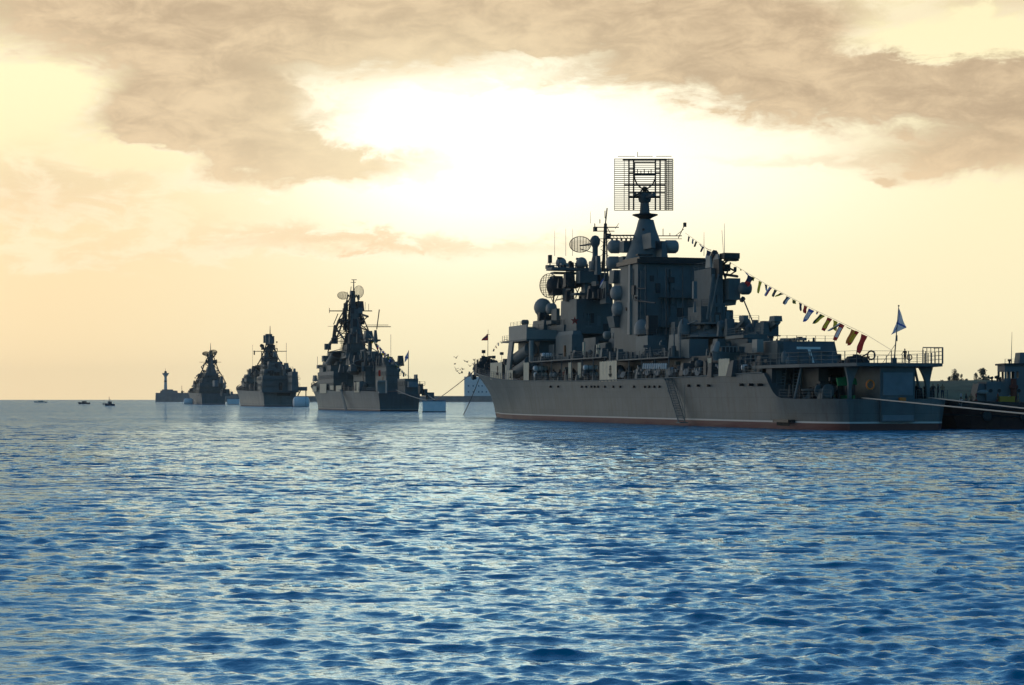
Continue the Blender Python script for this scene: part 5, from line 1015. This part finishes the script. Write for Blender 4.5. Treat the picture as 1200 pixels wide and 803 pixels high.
m = MB(); m.box(xa - .04, xb + .04, YT + .36, YT + 1.64, zt(465.3), zt(465.3) + .08); m.build('lid', mat('chrome_yellow_paint', (.42, .24, .02)), tb)
bpy.data.objects['lid'].data.transform(__import__('mathutils').Matrix.Translation((-OT[0], -OT[1], -OT[2])))
m = MB(); m.lathe((xt(1146, Yh), Yh + .2, zt(460, Yh)), (1, 0, .05), [(0, .1), (.3, .26), (1.0, .3), (1.5, .1)], 10); m.build('rolled_awning', DOME, tg, OT)

# ================================================================== flags
def wavef(fn, corners, nx=8, ny=6, amp=.12, wave=(1, 0, .1)):
    m = MB(); flag_mesh(m, *corners, nx, ny, fn, wave, amp); return m
# ensign at the stern: white with a blue diagonal cross
FS = F1.K(1047, 428, .2)[0]
fp0, fp1 = F1.p(1047.5, 428, .2), F1.p(1053.2, 358.5, .2)
fe = empty('stern_ensign', F1.w(*fp0), F1.rz); tag(fe, 'white flag with a blue diagonal cross on a leaning staff at the cruiser stern', 'flag')
m = MB(); m.cyl(fp0, fp1, .085, .04, 7); m.sph(fp1, .1); m.cyl(F1.p(1050.3, 402, .2), F1.p(1033, 427.5, -1.0), .03, None, 5); m.box(fp0.x - .25, fp0.x + .25, fp0.y - .25, fp0.y + .25, 7.66, 8.3); m.cyl(F1.p(1050.6, 400, .2), F1.p(1050.8, 393, .2), .12, .1); m.build('flagstaff', GREY2, fe, tuple(fp0))
cross = lambda u, v: 1 if min(abs(u - v), abs(1 - u - v)) < .06 else 0
m = wavef(cross, (F1.p(1053.0, 360, .2), F1.p(1050.8, 379, .2), F1.p(1062, 384, 1.2), F1.p(1044, 392.5, .6)), 28, 20, .10)
m.build('cloth', [WHITEC, BLUEC], fe, tuple(fp0), smooth=True)
# jack at the bow: dark red
jp = F1.p(571.8, 398, 0); je = empty('bow_jack', F1.w(*F1.p(571.6, 404, 0)), F1.rz); tag(je, 'small dark red flag on the thin staff at the bow of the cruiser', 'flag')
m = wavef(lambda u, v: 1 if (.28 < v < .44 or .38 < u < .52) else 0, (F1.p(571.9, 391, 0), F1.p(571.7, 399, 0), F1.p(564.6, 397.5, -.4), F1.p(564.2, 399.2, -.4)), 12, 8, .08)
m.build('cloth', [REDC, NAVYC], je, tuple(F1.p(571.6, 404, 0)))
# strings of signal flags
def bunting(F, pts, flags, label, name='signal_flag_line', r=.022, ts=None):
    """pts: (px,py,t) of the line; flags: (x,y hoist top, dx,dy to fly end in px, size px, colours)"""
    rf = random.Random(len(flags)); P3 = [F.p(*p) for p in pts]; e = empty(name, F.w(*P3[-1]), F.rz); tag(e, label, 'signal flags')
    m = MB(); m.path(P3, r, 5); m.build('line', ROPE, e, tuple(P3[-1]))
    xs = [p[0] for p in pts]; tt = [p[2] for p in pts]
    for i, (x, y, dx, dy, w, cols) in enumerate(flags):
        t = float(np.interp(x, xs, tt)); yl = float(np.interp(x, xs, [p[1] for p in pts])); nx_ = w * .55
        c = (F.p(x - nx_, yl + (y - yl) * .2, t), F.p(x + nx_, yl + (y - yl) * .2 + w * .5, t), F.p(x - nx_ * .5 + dx, y + dy - w * .2, t + .3), F.p(x + nx_ * rf.uniform(.3, .9) + dx * .9, y + dy + w * rf.uniform(-.3, .3), t + .3))
        c = (c[0], c[1], c[2], c[3]); nc = len(cols)
        pat = i % 3
        fn = (lambda u, v, nc=nc: min(nc - 1, int(u * nc))) if pat == 0 else (lambda u, v, nc=nc: min(nc - 1, int(v * nc))) if pat == 1 else (lambda u, v, nc=nc: 0 if (abs(u - .5) > .25 or abs(v - .5) > .25 or nc < 2) else 1)
        m = MB(); flag_mesh(m, *c, 10, 6, fn, (.6, rf.uniform(.7, 1.3), rf.uniform(-.5, .5)), rf.uniform(.12, .24) * F.m(w, x) * .55); m.build('flag', cols, e, tuple(P3[-1]))
    return e
A_, B_ = (803, 273, 5.5), (1014, 391.5, 1.0)
fl = [(807.5, 279, -1, 5, 2.2, [NAVYC]), (812, 281.5, -.5, 5, 2.2, [WHITEC, NAVYC]), (816, 284, -2.5, 6, 2.2, [GREENC]), (820, 287, 2.5, 3, 2.2, [NAVYC, WHITEC]), (824, 290, -3, 6, 2.4, [NAVYC]), (827.5, 291.5, 6, 2, 3.5, [REDC, ORANGEC]), (831, 294, -3, 12, 5, [NAVYC, WHITEC]),
      (868, 315, 0, 2.5, 1.6, [YELLOW]), (874, 318.5, 3, 5, 3, [WHITEC, BLUEC]), (880, 322, -6, 15, 7, [NAVYC, REDC]), (883, 324, -2, 5, 3, [YELLOW]), (891, 329, -3, 15, 3.4, [YELLOW]), (897.5, 333, 1, 9, 3, [NAVYC, WHITEC]), (903, 336, -7, 11, 3, [WHITEC, BLUEC, REDC]),
      (909, 339, -4, 9, 3, [GREENC, NAVYC]), (916.5, 342.5, -8, 6, 3.8, [GREENC, YELLOW]), (924, 347, -6, 10, 4.4, [NAVYC, WHITEC]), (930.5, 350, 0, 7, 4.4, [YELLOW, GREENC]), (938, 354.5, .5, 11, 3.4, [NAVYC]), (944, 357.5, -2, 10, 3.8, [REDC]),
      (951, 361.5, -9, 17, 6, [BLUEC, WHITEC]), (958, 365, -1, 4, 2.4, [REDC, WHITEC]), (964, 368.5, -11, 12, 5.4, [GREENC, YELLOW]), (972.5, 372, -9, 16, 5, [REDC, YELLOW, GREENC]), (979, 376, -1, 12, 4.8, [YELLOW]), (985.5, 380, -16, 9, 3.6, [WHITEC, NAVYC]), (987, 380.5, -10, 19, 5, [REDC, WHITEC]),
      (993, 384, 4, 3, 6, [GREENC, YELLOW]), (1001, 388, -9, 16, 6, [ORANGEC, YELLOW]), (1004.5, 389, -11, 17, 4, [REDC, YELLOW]), (1013, 392, -8, 22, 6.5, [REDC, REDC])]
bunting(F1, [(803, 273, 5.5), (828, 291, 4), (866, 314, 3), (900, 334.5, 2.5), (951, 361.5, 2), (1014, 391.5, 1.2), (1044, 410, .5)], fl, 'string of many coloured signal flags from the mast of the cruiser to its stern')
cs = [NAVYC, REDC, WHITEC, YELLOW, GREENC, BLUEC]
r_ = random.Random(3)
fl2 = []
for i in range(20):
    a = i / 19; x = 437 + 38 * a; y = 398 + 40 * a ** .95; fl2.append((x, y, r_.uniform(-2.5, 2), r_.uniform(3, 6), r_.uniform(1.6, 3), [r_.choice(cs), r_.choice(cs)]))
bunting(F2, [(430, 388, 0), (437, 397.5, 0), (456, 418.5, 1), (475, 438, 3), (482, 444, 4)], fl2, 'string of small signal flags running down from the mast of the destroyer', r=.05)
fl3 = [(339 - i * 2.1, 445 - i * 4.2, 1.5, 3, 1.6, [r_.choice([WHITEC, NAVYC, REDC, ORANGEC])]) for i in range(7)] + [(337, 438, -2.5, 9, 2.4, [WHITEC, BLUEC])]
bunting(F3, [(322, 412, 0), (331, 430, 2), (341, 449, 5)], fl3, 'short string of small flags on the missile cruiser behind the drum buoy', r=.08)
bunting(F1, [(577, 412, -3), (583, 402, -3), (592, 398.2, -4), (599, 397, -5)], [(579, 409, -1, 3, 1.6, [NAVYC]), (581, 405.5, 1, 3, 1.6, [REDC]), (584, 402.5, 0, 3, 1.8, [NAVYC, WHITEC]), (587, 400.5, 1, 2.5, 1.6, [GREENC]), (590, 399, 1.5, 2, 1.8, [ORANGEC]), (593, 398, 3, 1.2, 2.2, [REDC, YELLOW])], 'short curved string of dark flags just in front of the cruiser bridge')
# ensigns of the destroyer and of the missile cruiser
p0, p1 = F2.p(478.5, 445, 3), F2.p(478.8, 410.5, 3); e = empty('stern_ensign', F2.w(*p0), F2.rz); tag(e, 'tiny blue and white flag on a staff at the stern of the destroyer', 'flag')
m = MB(); m.cyl(p0, p1, .16, .08, 6); m.build('flagstaff', GREY2, e, tuple(p0))
m = wavef(lambda u, v: 1 if min(abs(u - v), abs(1 - u - v)) < .16 else 0, (F2.p(478.5, 411.5, 3), F2.p(478.5, 420, 3), F2.p(474.2, 419, 2.6), F2.p(474, 425, 2.6)), 16, 12, .2); m.build('cloth', [WHITEC, BLUEC], e, tuple(p0))
# flag on the foremast
p0 = F1.p(704, 330, -5.5); e = empty('blue_flag', F1.w(*p0), F1.rz); tag(e, 'small light blue and white flag flying between the masts of the cruiser', 'flag')
m = wavef(lambda u, v: int(v > .5), (F1.p(708, 325, -5.5), F1.p(706.5, 332, -5.5), F1.p(703.5, 331, -5.5), F1.p(702.5, 338, -5.5)), 8, 6, .08); m.build('cloth', [BLUEC, WHITEC], e, tuple(p0)); m = MB(); m.cyl(F1.p(709, 318, -5.5), F1.p(706, 350, -5.5), .03, None, 4); m.build('halyard', ROPE, e, tuple(p0))

# ================================================================== loose gear on the cruiser
def top_mesh(F, m, name, mt, at_, label, cat, group=None, smooth=True):
    o = m.build(name, mt, None, tuple(at_), smooth=smooth, loc=F.w(*at_)); o.rotation_euler = (0, 0, F.rz); tag(o, label, cat, group); return o
cans = [(625, 641.5, 431.8, 3.1, 'upper one under the bridge wing'), (625.5, 641, 439.5, 3.0, 'lower one under the bridge wing'), (683.5, 701, 430.8, 3.0, 'upper one just left of the big anchor screen'), (683, 701, 438.8, 3.1, 'lower one just left of the big anchor screen'),
        (635, 647, 416.5, 2.8, 'on the walkway above the two under the bridge wing'), (869, 889, 430.8, 3.4, 'bright one near the step in the hull')]
for x0, x1, y, r, lab in cans:
    t = -7.9; s = F1.K((x0 + x1) / 2, y, t)[0]; p0, p1 = T_at(F1, x0, y, s), T_at(F1, x1, y, s); L = (p1 - p0).length; R = F1.m(r, x0, t)
    e = empty('liferaft_canister', F1.w(p0.x, (p0.y + p1.y) / 2, p0.z - R), F1.rz); o_ = (p0.x, (p0.y + p1.y) / 2, p0.z - R)
    m = MB(); m.lathe(p0, p1 - p0, [(0, R * .5), (R * .18, R * .85), (R * .45, R), (L - R * .45, R), (L - R * .18, R * .85), (L, R * .5)], 18); m.build('shell', WHITE, e, o_, smooth=True)
    for f in (.3, .7): m = MB(); m.lathe(p0.lerp(p1, f) - Vector((0, .04, 0)), p1 - p0, [(0, R * 1.03), (.08, R * 1.03)], 18); m.build('strap', DARK, e, o_)
    m = MB(); m.box(p0.x - .5, p0.x + .5, p0.y + L * .2, p0.y + L * .8, p0.z - R - .25, p0.z - R * .8, .8, .95); m.build('cradle', GREY2, e, o_)
    tag(e, 'white liferaft canister, ' + lab, 'liferaft', 'white liferaft canisters along the cruiser side')
def ring(F, px, py, t, R, label, mt, normal=(1, .1, 0)):
    c = F.p(px, py, t); m = MB(); a = Vector(normal).normalized(); u = a.orthogonal().normalized(); w = a.cross(u); vs = []; N = 20; M = 8
    for i in range(N):
        th = 2 * math.pi * i / N; d = u * math.cos(th) + w * math.sin(th)
        for j in range(M): ph = 2 * math.pi * j / M; vs.append(c + d * (R + R * .2 * math.cos(ph)) + a * R * .2 * math.sin(ph))
    m.add(vs, [(i * M + j, i * M + (j + 1) % M, ((i + 1) % N) * M + (j + 1) % M, ((i + 1) % N) * M + j) for i in range(N) for j in range(M)])
    return top_mesh(F, m, 'lifebuoy', mt, c, label, 'lifebuoy')
ring(F1, 1021, 416.4, -.4, .5, 'dark lifebuoy ring on the helicopter deck railing left of the flagstaff', mat('faded_orange', (.2, .06, .03)))
ring(F1, 1065.8, 419, 2.2, .32, 'small dark lifebuoy beside the figure right of the flagstaff', mat('faded_orange', (.2, .06, .03)))
ring(F1, 1020, 451, -3.6, .5, 'orange lifebuoy hanging under the helicopter deck beside the green canvas', ORANGE)
m = MB(); r_ = random.Random(8); c = F1.p(1001, 428, -1.5)
for i in range(16): s_, t_ = r_.uniform(-1.3, 1.3), r_.uniform(-1.5, 1.3); h = r_.uniform(.5, 1.35) * (1 - .25 * abs(t_)); m.box(c.x + s_ - .4, c.x + s_ + .4, c.y + t_ - .45, c.y + t_ + .45, 7.66, 7.68 + h, .5, .6, r_.uniform(-.15, .15), r_.uniform(-.2, .2))
m.cyl((c.x, c.y + .6, 8.4), (c.x, c.y + 1.7, 8.9), .09)
top_mesh(F1, m, 'covered_gear', mat('dark_tarpaulin', (.03, .035, .04), .8), (c.x, c.y, 7.66), 'dark lumpy heap of covered gear on the front of the helicopter deck', 'covered gear', smooth=False)
# the ship's own launch stowed on deck
c = F1.p(852, 412, -8.0); e = empty('ship_launch', F1.w(c.x, c.y, c.z - 1.2), F1.rz); oc = (c.x, c.y, c.z - 1.2); tag(e, 'grey motor launch with a row of cabin windows stowed on the cruiser', 'launch')
m = MB(); vs = []; n = 12
for i in range(n):
    a = i / (n - 1); t_ = -1.9 + 4.4 * a; b_ = .85 * math.sqrt(max(.02, 1 - (1 - min(1, a * 2.4)) ** 2)); z = c.z - .15 + .25 * max(0, 1 - a * 2)
    vs += [(c.x - b_ * .4, c.y + t_, c.z - 1.15), (c.x - b_, c.y + t_ - .2 * (1 - a), z), (c.x + b_, c.y + t_ - .2 * (1 - a), z), (c.x + b_ * .4, c.y + t_, c.z - 1.15)]
m.add(vs, [(i * 4 + j, i * 4 + (j + 1) % 4, i * 4 + 4 + (j + 1) % 4, i * 4 + 4 + j) for i in range(n - 1) for j in range(4)] + [(0, 1, 2, 3), tuple(4 * n - k for k in (1, 2, 3, 4))]); m.build('hull', GREY, e, oc)
m = MB(); m.box(c.x - .6, c.x + .6, c.y - 1.0, c.y + 2.2, c.z - .15, c.z + .55, .9, .97); cab = m.build('cabin', DARK, e, oc)
m = MB(); m.box(c.x - .68, c.x + .68, c.y - 1.1, c.y + 2.3, c.z + .55, c.z + .63); m.build('cabin_roof', DOME, e, oc)
for i in range(7): m = MB(); t_ = c.y - .98 + i * .52; m.box(c.x + .6, c.x + .66, t_ - .045, t_ + .045, c.z - .1, c.z + .55); m.build('window_bar', DOME, cab, (0, 0, 0)).data.transform(__import__('mathutils').Matrix.Translation((-oc[0], -oc[1], -oc[2])))
m = MB(); m.lathe((c.x + .2, c.y - 1.7, c.z - .1), (0, .3, 1), [(0, .5), (.8, .42), (1.3, .28), (1.45, .1)], 12); m.build('bow_cover', DOME, e, oc, smooth=True)

# ================================================================== ropes and chain
def rope(a, b_, r, sag, mt, label, name='mooring_rope', cat='rope', n=16):
    a, b_ = Vector(a), Vector(b_); m = MB(); m.path([tuple(a.lerp(b_, i / n) - Vector((0, 0, sag * 4 * (i / n) * (1 - i / n)))) for i in range(n + 1)], r, 6)
    o = m.build(name, mt, None, tuple(a), loc=tuple(a)); tag(o, label, cat); return o
rope(F1.wp(1010, 466.3, -3.5), W(1700, 533.4, 92), .07, .0, ROPE, 'lower of two pale mooring ropes running right from the stern of the cruiser')
rope(F1.wp(1086, 465.8, 4.5), W(1700, 534.9, 94), .07, .0, ROPE, 'upper of two pale mooring ropes running right over the dark workboat')
rope(F1.wp(561, 430, 0), W(510, 469.6, 531), .10, .3, mat('tan_rope', (.35, .2, .12)), 'long tan mooring rope from the bow of the cruiser to the box buoy')
rope(F1.wp(562.5, 441, 0), W(543, 486.2, 440), .09, .4, DARK, 'dark anchor chain slanting into the water from the bow of the cruiser', 'anchor_chain', 'chain')
rope(F2.wp(464, 457, -3), W(500, 469.3, 531), .10, .3, ROPE, 'thin pale rope from the stern of the destroyer to the box buoy')
rope(F2.wp(501, 462.5, 6), W(511, 469.5, 531), .08, .1, ROPE, 'short steep pale rope from the stern corner of the destroyer to the box buoy')

# ================================================================== people
SKIN = mat('skin', (.35, .2, .13), .6, .05, 3); HAIR = mat('dark_hair', (.03, .02, .015), .8); SHOE = mat('black_shoes', (.015, .015, .015), .6)
def person(at_, rz, shirt, trousers, label, pose='stand', group='people on the decks', parent_up=0, seed=0):
    rr = random.Random(seed); J = {}
    a1, a2 = rr.uniform(-.25, .3), rr.uniform(-.25, .3)
    J['pel'] = ((0, 0, .95), .135); J['che'] = ((0, .02, 1.28), .15); J['nec'] = ((0, .02, 1.49), .06); J['hea'] = ((0, .04, 1.62), .1); J['top'] = ((0, .03, 1.70), .085)
    for sg, nm, af in ((-1, 'l', a1), (1, 'r', a2)):
        J['sh' + nm] = ((sg * .18, .01, 1.42), .065); J['el' + nm] = ((sg * .26, .02 + af * .3, 1.16), .046); J['wr' + nm] = ((sg * .25, .1 + af, .95 + abs(af) * .5), .034); J['ha' + nm] = ((sg * .24, .14 + af * 1.2, .88 + abs(af) * .6), .042)
        J['hi' + nm] = ((sg * .09, 0, .88), .095); st_ = rr.uniform(-.06, .06); J['kn' + nm] = ((sg * .10, .03 + st_, .5), .066); J['an' + nm] = ((sg * .11, -.01 + st_, .09), .045); J['to' + nm] = ((sg * .12, .15 + st_, .045), .042)
    if pose == 'sit':
        for k in J:
            (x, y, z), r = J[k]
            if k[:2] not in ('kn', 'an', 'to'): J[k] = ((x, y + (.12 * (z - .95) if z > .95 else 0), z - .47), r)
        for sg, nm in ((-1, 'l'), (1, 'r')): J['hi' + nm] = ((sg * .1, .02, .44), .095); J['kn' + nm] = ((sg * .13, .44, .48), .068); J['an' + nm] = ((sg * .13, .42, .09), .046); J['to' + nm] = ((sg * .14, .6, .045), .042); J['wr' + nm] = ((sg * .16, .34, .62), .035); J['ha' + nm] = ((sg * .13, .42, .58), .042)
    if pose == 'bend':
        for k in J:
            (x, y, z), r = J[k]
            if z > .96: d = z - .95; J[k] = ((x, y + d * .75, .95 + d * .62), r)
    ks = list(J); ix = {k: i for i, k in enumerate(ks)}
    E_ = [('pel', 'che'), ('che', 'nec'), ('nec', 'hea'), ('hea', 'top')] + [e for nm in 'lr' for e in (('che', 'sh' + nm), ('sh' + nm, 'el' + nm), ('el' + nm, 'wr' + nm), ('wr' + nm, 'ha' + nm), ('pel', 'hi' + nm), ('hi' + nm, 'kn' + nm), ('kn' + nm, 'an' + nm), ('an' + nm, 'to' + nm))]
    me = bpy.data.meshes.new('body'); me.from_pydata([J[k][0] for k in ks], [(ix[a], ix[b]) for a, b in E_], []); tmp = bpy.data.objects.new('person', me); C.objects.link(tmp)
    md = tmp.modifiers.new('skin', 'SKIN'); md.use_smooth_shade = True
    if not me.skin_vertices: me.attributes  # layer is made by the modifier
    for i, k in enumerate(ks):
        sv_ = me.skin_vertices[0].data[i]; sv_.radius = (J[k][1], J[k][1] * (.75 if k in ('pel', 'che') else 1)); sv_.use_root = (k == 'pel')
    tmp.modifiers.new('sub', 'SUBSURF').levels = 1; tmp.modifiers['sub'].render_levels = 1
    dg = bpy.context.evaluated_depsgraph_get(); me2 = bpy.data.meshes.new_from_object(tmp.evaluated_get(dg)); bpy.data.objects.remove(tmp)
    dz = .47 if pose == 'sit' else 0; neck = J['nec'][0]
    for mt in (SKIN, shirt, trousers, HAIR, SHOE): me2.materials.append(mt)
    hc = Vector(J['hea'][0]); wr = [Vector(J['wrl'][0]), Vector(J['wrr'][0])]; pel = Vector(J['pel'][0])
    for p in me2.polygons:
        c = p.center
        if (c - hc).length < .17 and c.z > neck[2] + .0: p.material_index = 3 if (c.z > hc.z + .05 or (c.y < hc.y - .03 and c.z > hc.z - .04)) else 0
        elif min((c - w_).length for w_ in wr) < .16: p.material_index = 0
        elif c.z < .1: p.material_index = 4
        elif c.z < pel.z + .02: p.material_index = 2
        else: p.material_index = 1
    o = bpy.data.objects.new('person', me2); C.objects.link(o); o.location = at_; o.rotation_euler = (0, 0, rz); tag(o, label, 'person', group); return o
SH = dict(navy=NAVYC, white=WHITEC, tan=mat('tan_shirt', (.3, .19, .11), .8), grey=mat('grey_shirt', (.15, .16, .17), .8), dark=mat('dark_uniform', (.02, .022, .03), .8), red=mat('brick_red_shirt', (.28, .06, .04), .8), stripe=mat('pale_blue_shirt', (.3, .36, .42), .8))
def on(F, px, t, z, s=None):                                                # standing spot on the deck seen at column px
    ss = F.K(px, 400, t)[0] if s is None else s; return F.w(ss, t, z)
def at_s(px, s, z, F=F1): v_ = T_at(F, px, 400, s); return F.w(s, v_.y, z)
pe = [(1074, 163.6, 3.63, 'dark', 'dark', 2.6, 'stand', 'figure in dark clothes nearest the stern house under the helicopter deck'),
      (1079.5, 164.4, 3.63, 'navy', 'dark', .6, 'bend', 'figure in navy bending forward near the stern house'),
      (1084, 163.2, 3.63, 'grey', 'dark', 3.3, 'stand', 'figure in grey shirt left of the starboard deck bracket'),
      (1093.5, 164.6, 3.63, 'dark', 'dark', 2.9, 'stand', 'figure in dark clothes right of the starboard deck bracket'),
      (1104.5, 164.9, 3.63, 'tan', 'navy', 3.1, 'stand', 'figure in tan shirt and dark trousers on the outer corner of the stern'),
      (1099.5, 163.0, 3.63, 'dark', 'dark', 1.2, 'stand', 'figure in black half behind the one in the tan shirt'),
      (1060.5, 165.2, 7.68, 'dark', 'dark', 2.4, 'stand', 'dark figure standing on the helicopter deck right of the flagstaff'),
      (573.5, 6, 8.75, 'dark', 'dark', 1, 'stand', 'tiny dark figure on the foredeck beside the bow staff')]
for i, (px, s, z, sh_, tr2, rz, po, lab) in enumerate(pe): person(at_s(px, s, z), rz, SH[sh_], SH[tr2], lab, po, 'people on the cruiser', seed=i)
for i, (px, t, col, po, lab) in enumerate(((655, -8.3, 'dark', 'stand', 'dark figure at the cruiser rail right of the white canisters under the bridge'), (661, -8.1, 'red', 'stand', 'figure in brick red at the rail below the round-topped deckhouse'), (672.5, -8.4, 'grey', 'stand', 'figure in grey at the rail between two beige screens'),
        (746, -8.4, 'dark', 'stand', 'dark figure at the rail left of the hanging white fenders'), (788, -8.5, 'stripe', 'stand', 'figure in pale shirt at the top of the boarding ladder'), (812, -8.4, 'navy', 'bend', 'figure in navy leaning over the rail right of the boarding ladder'), (864, -8.3, 'dark', 'stand', 'dark figure at the rail left of the bright canister near the hull step'))):
    s = F1.K(px, 440, t)[0]; person(F1.w(s, t, hp(s)[1] + .05), 2.0 + i, SH[col], SH['dark'], lab, po, 'people on the cruiser', seed=20 + i)
dk = 2.55
for i, (px, y, col, tr2, po, rz, lab) in enumerate(((1126.5, YT + 1.2, 'white', 'grey', 'sit', 2.6, 'figure in white sitting at the left end of the workboat deck'), (1132.5, YT + 1.8, 'dark', 'dark', 'stand', 1.0, 'dark figure standing left of centre on the workboat deck'),
        (1138, YT + 2.4, 'tan', 'dark', 'stand', 2.9, 'figure in tan shirt, tallest on the workboat deck'), (1143.5, YT + 1.2, 'red', 'dark', 'sit', 3.6, 'hunched figure in brick red sitting on the workboat deck'), (1169, YT + 1.2, 'red', 'red', 'sit', 3.4, 'figure in red sitting left of the yellow locker'), (1183.5, YT + 1.9, 'white', 'dark', 'stand', 3.0, 'figure in white shirt behind the yellow locker'), (1193, YT + 1.2, 'tan', 'dark', 'sit', 3.2, 'bare-armed tan figure right of the yellow locker'))):
    person(((px - 600) / FOC * y, y, dk), rz, SH[col], SH[tr2], lab, po, 'people on the workboat', seed=40 + i)
m = MB(); m.box(xt(1122, YT + .9), xt(1147, YT + .9), YT + .75, YT + 1.45, 2.53, 2.98); m.box(xt(1165, YT + .9), xt(1172.3, YT + .9), YT + .75, YT + 1.45, 2.53, 2.98); m.box(xt(1190.8, YT + .9), xt(1196, YT + .9), YT + .75, YT + 1.45, 2.53, 2.98); m.build('deck_bench', DARK, tg, OT)

# ================================================================== gulls
GULL = mat('gull_grey', (.08, .075, .07), .8, .1, 1)
bp = [(534.5, 419.8), (533.2, 426.8), (534.3, 433), (535.7, 435.2), (538.5, 437.8), (541.3, 437), (539.3, 433.5), (542.3, 433), (544.8, 423.5), (547.3, 424.6), (550.8, 429.3), (555, 427), (555.8, 422.3)]
for i, (x, y) in enumerate(bp):
    D = 430 + (i * 37) % 60; p = W(x, y, D); m = MB(); rr = random.Random(i); fl_ = rr.uniform(.1, .45)
    m.lathe((0, -.28, 0), (0, 1, .1), [(0, .03), (.12, .09), (.3, .11), (.45, .07), (.56, .02)], 8)
    for sg in (-1, 1): m.add([(sg * .05, -.1, .04), (sg * .05, .12, .04), (sg * .42, .1, .04 + fl_), (sg * .42, -.06, .04 + fl_), (sg * .85, -.12, .02 + fl_ * .6), (sg * .05, -.1, 0), (sg * .05, .12, 0), (sg * .42, .1, .02 + fl_), (sg * .42, -.06, .02 + fl_)], [(0, 1, 2, 3), (3, 2, 4), (5, 6, 7, 8), (8, 7, 4)])
    o = m.build('gull', GULL, None, loc=tuple(p)); o.rotation_euler = (0, rr.uniform(-.3, .3), rr.uniform(0, 6.28)); o.scale = (1.1,) * 3
    tag(o, 'small dark gull flying in the flock off the bow of the cruiser', 'bird', 'gulls off the bow of the cruiser')

# ================================================================== evening haze over the water
m = MB(); m.box(-2600, 2600, -60, 5200, -4, 90); hz = m.build('haze', [])
hm = bpy.data.materials.new('haze_air'); hm.use_nodes = True; t = hm.node_tree; t.nodes.clear(); o_ = t.nodes.new('ShaderNodeOutputMaterial'); pv = t.nodes.new('ShaderNodeVolumePrincipled')
pv.inputs['Color'].default_value = (.95, .95, .92, 1); pv.inputs['Density'].default_value = HAZE; pv.inputs['Anisotropy'].default_value = .45; t.links.new(pv.outputs[0], o_.inputs['Volume'])
hz.data.materials.append(hm); tag(hz, 'thin evening haze', kind='stuff')
bpy.context.view_layer.update()
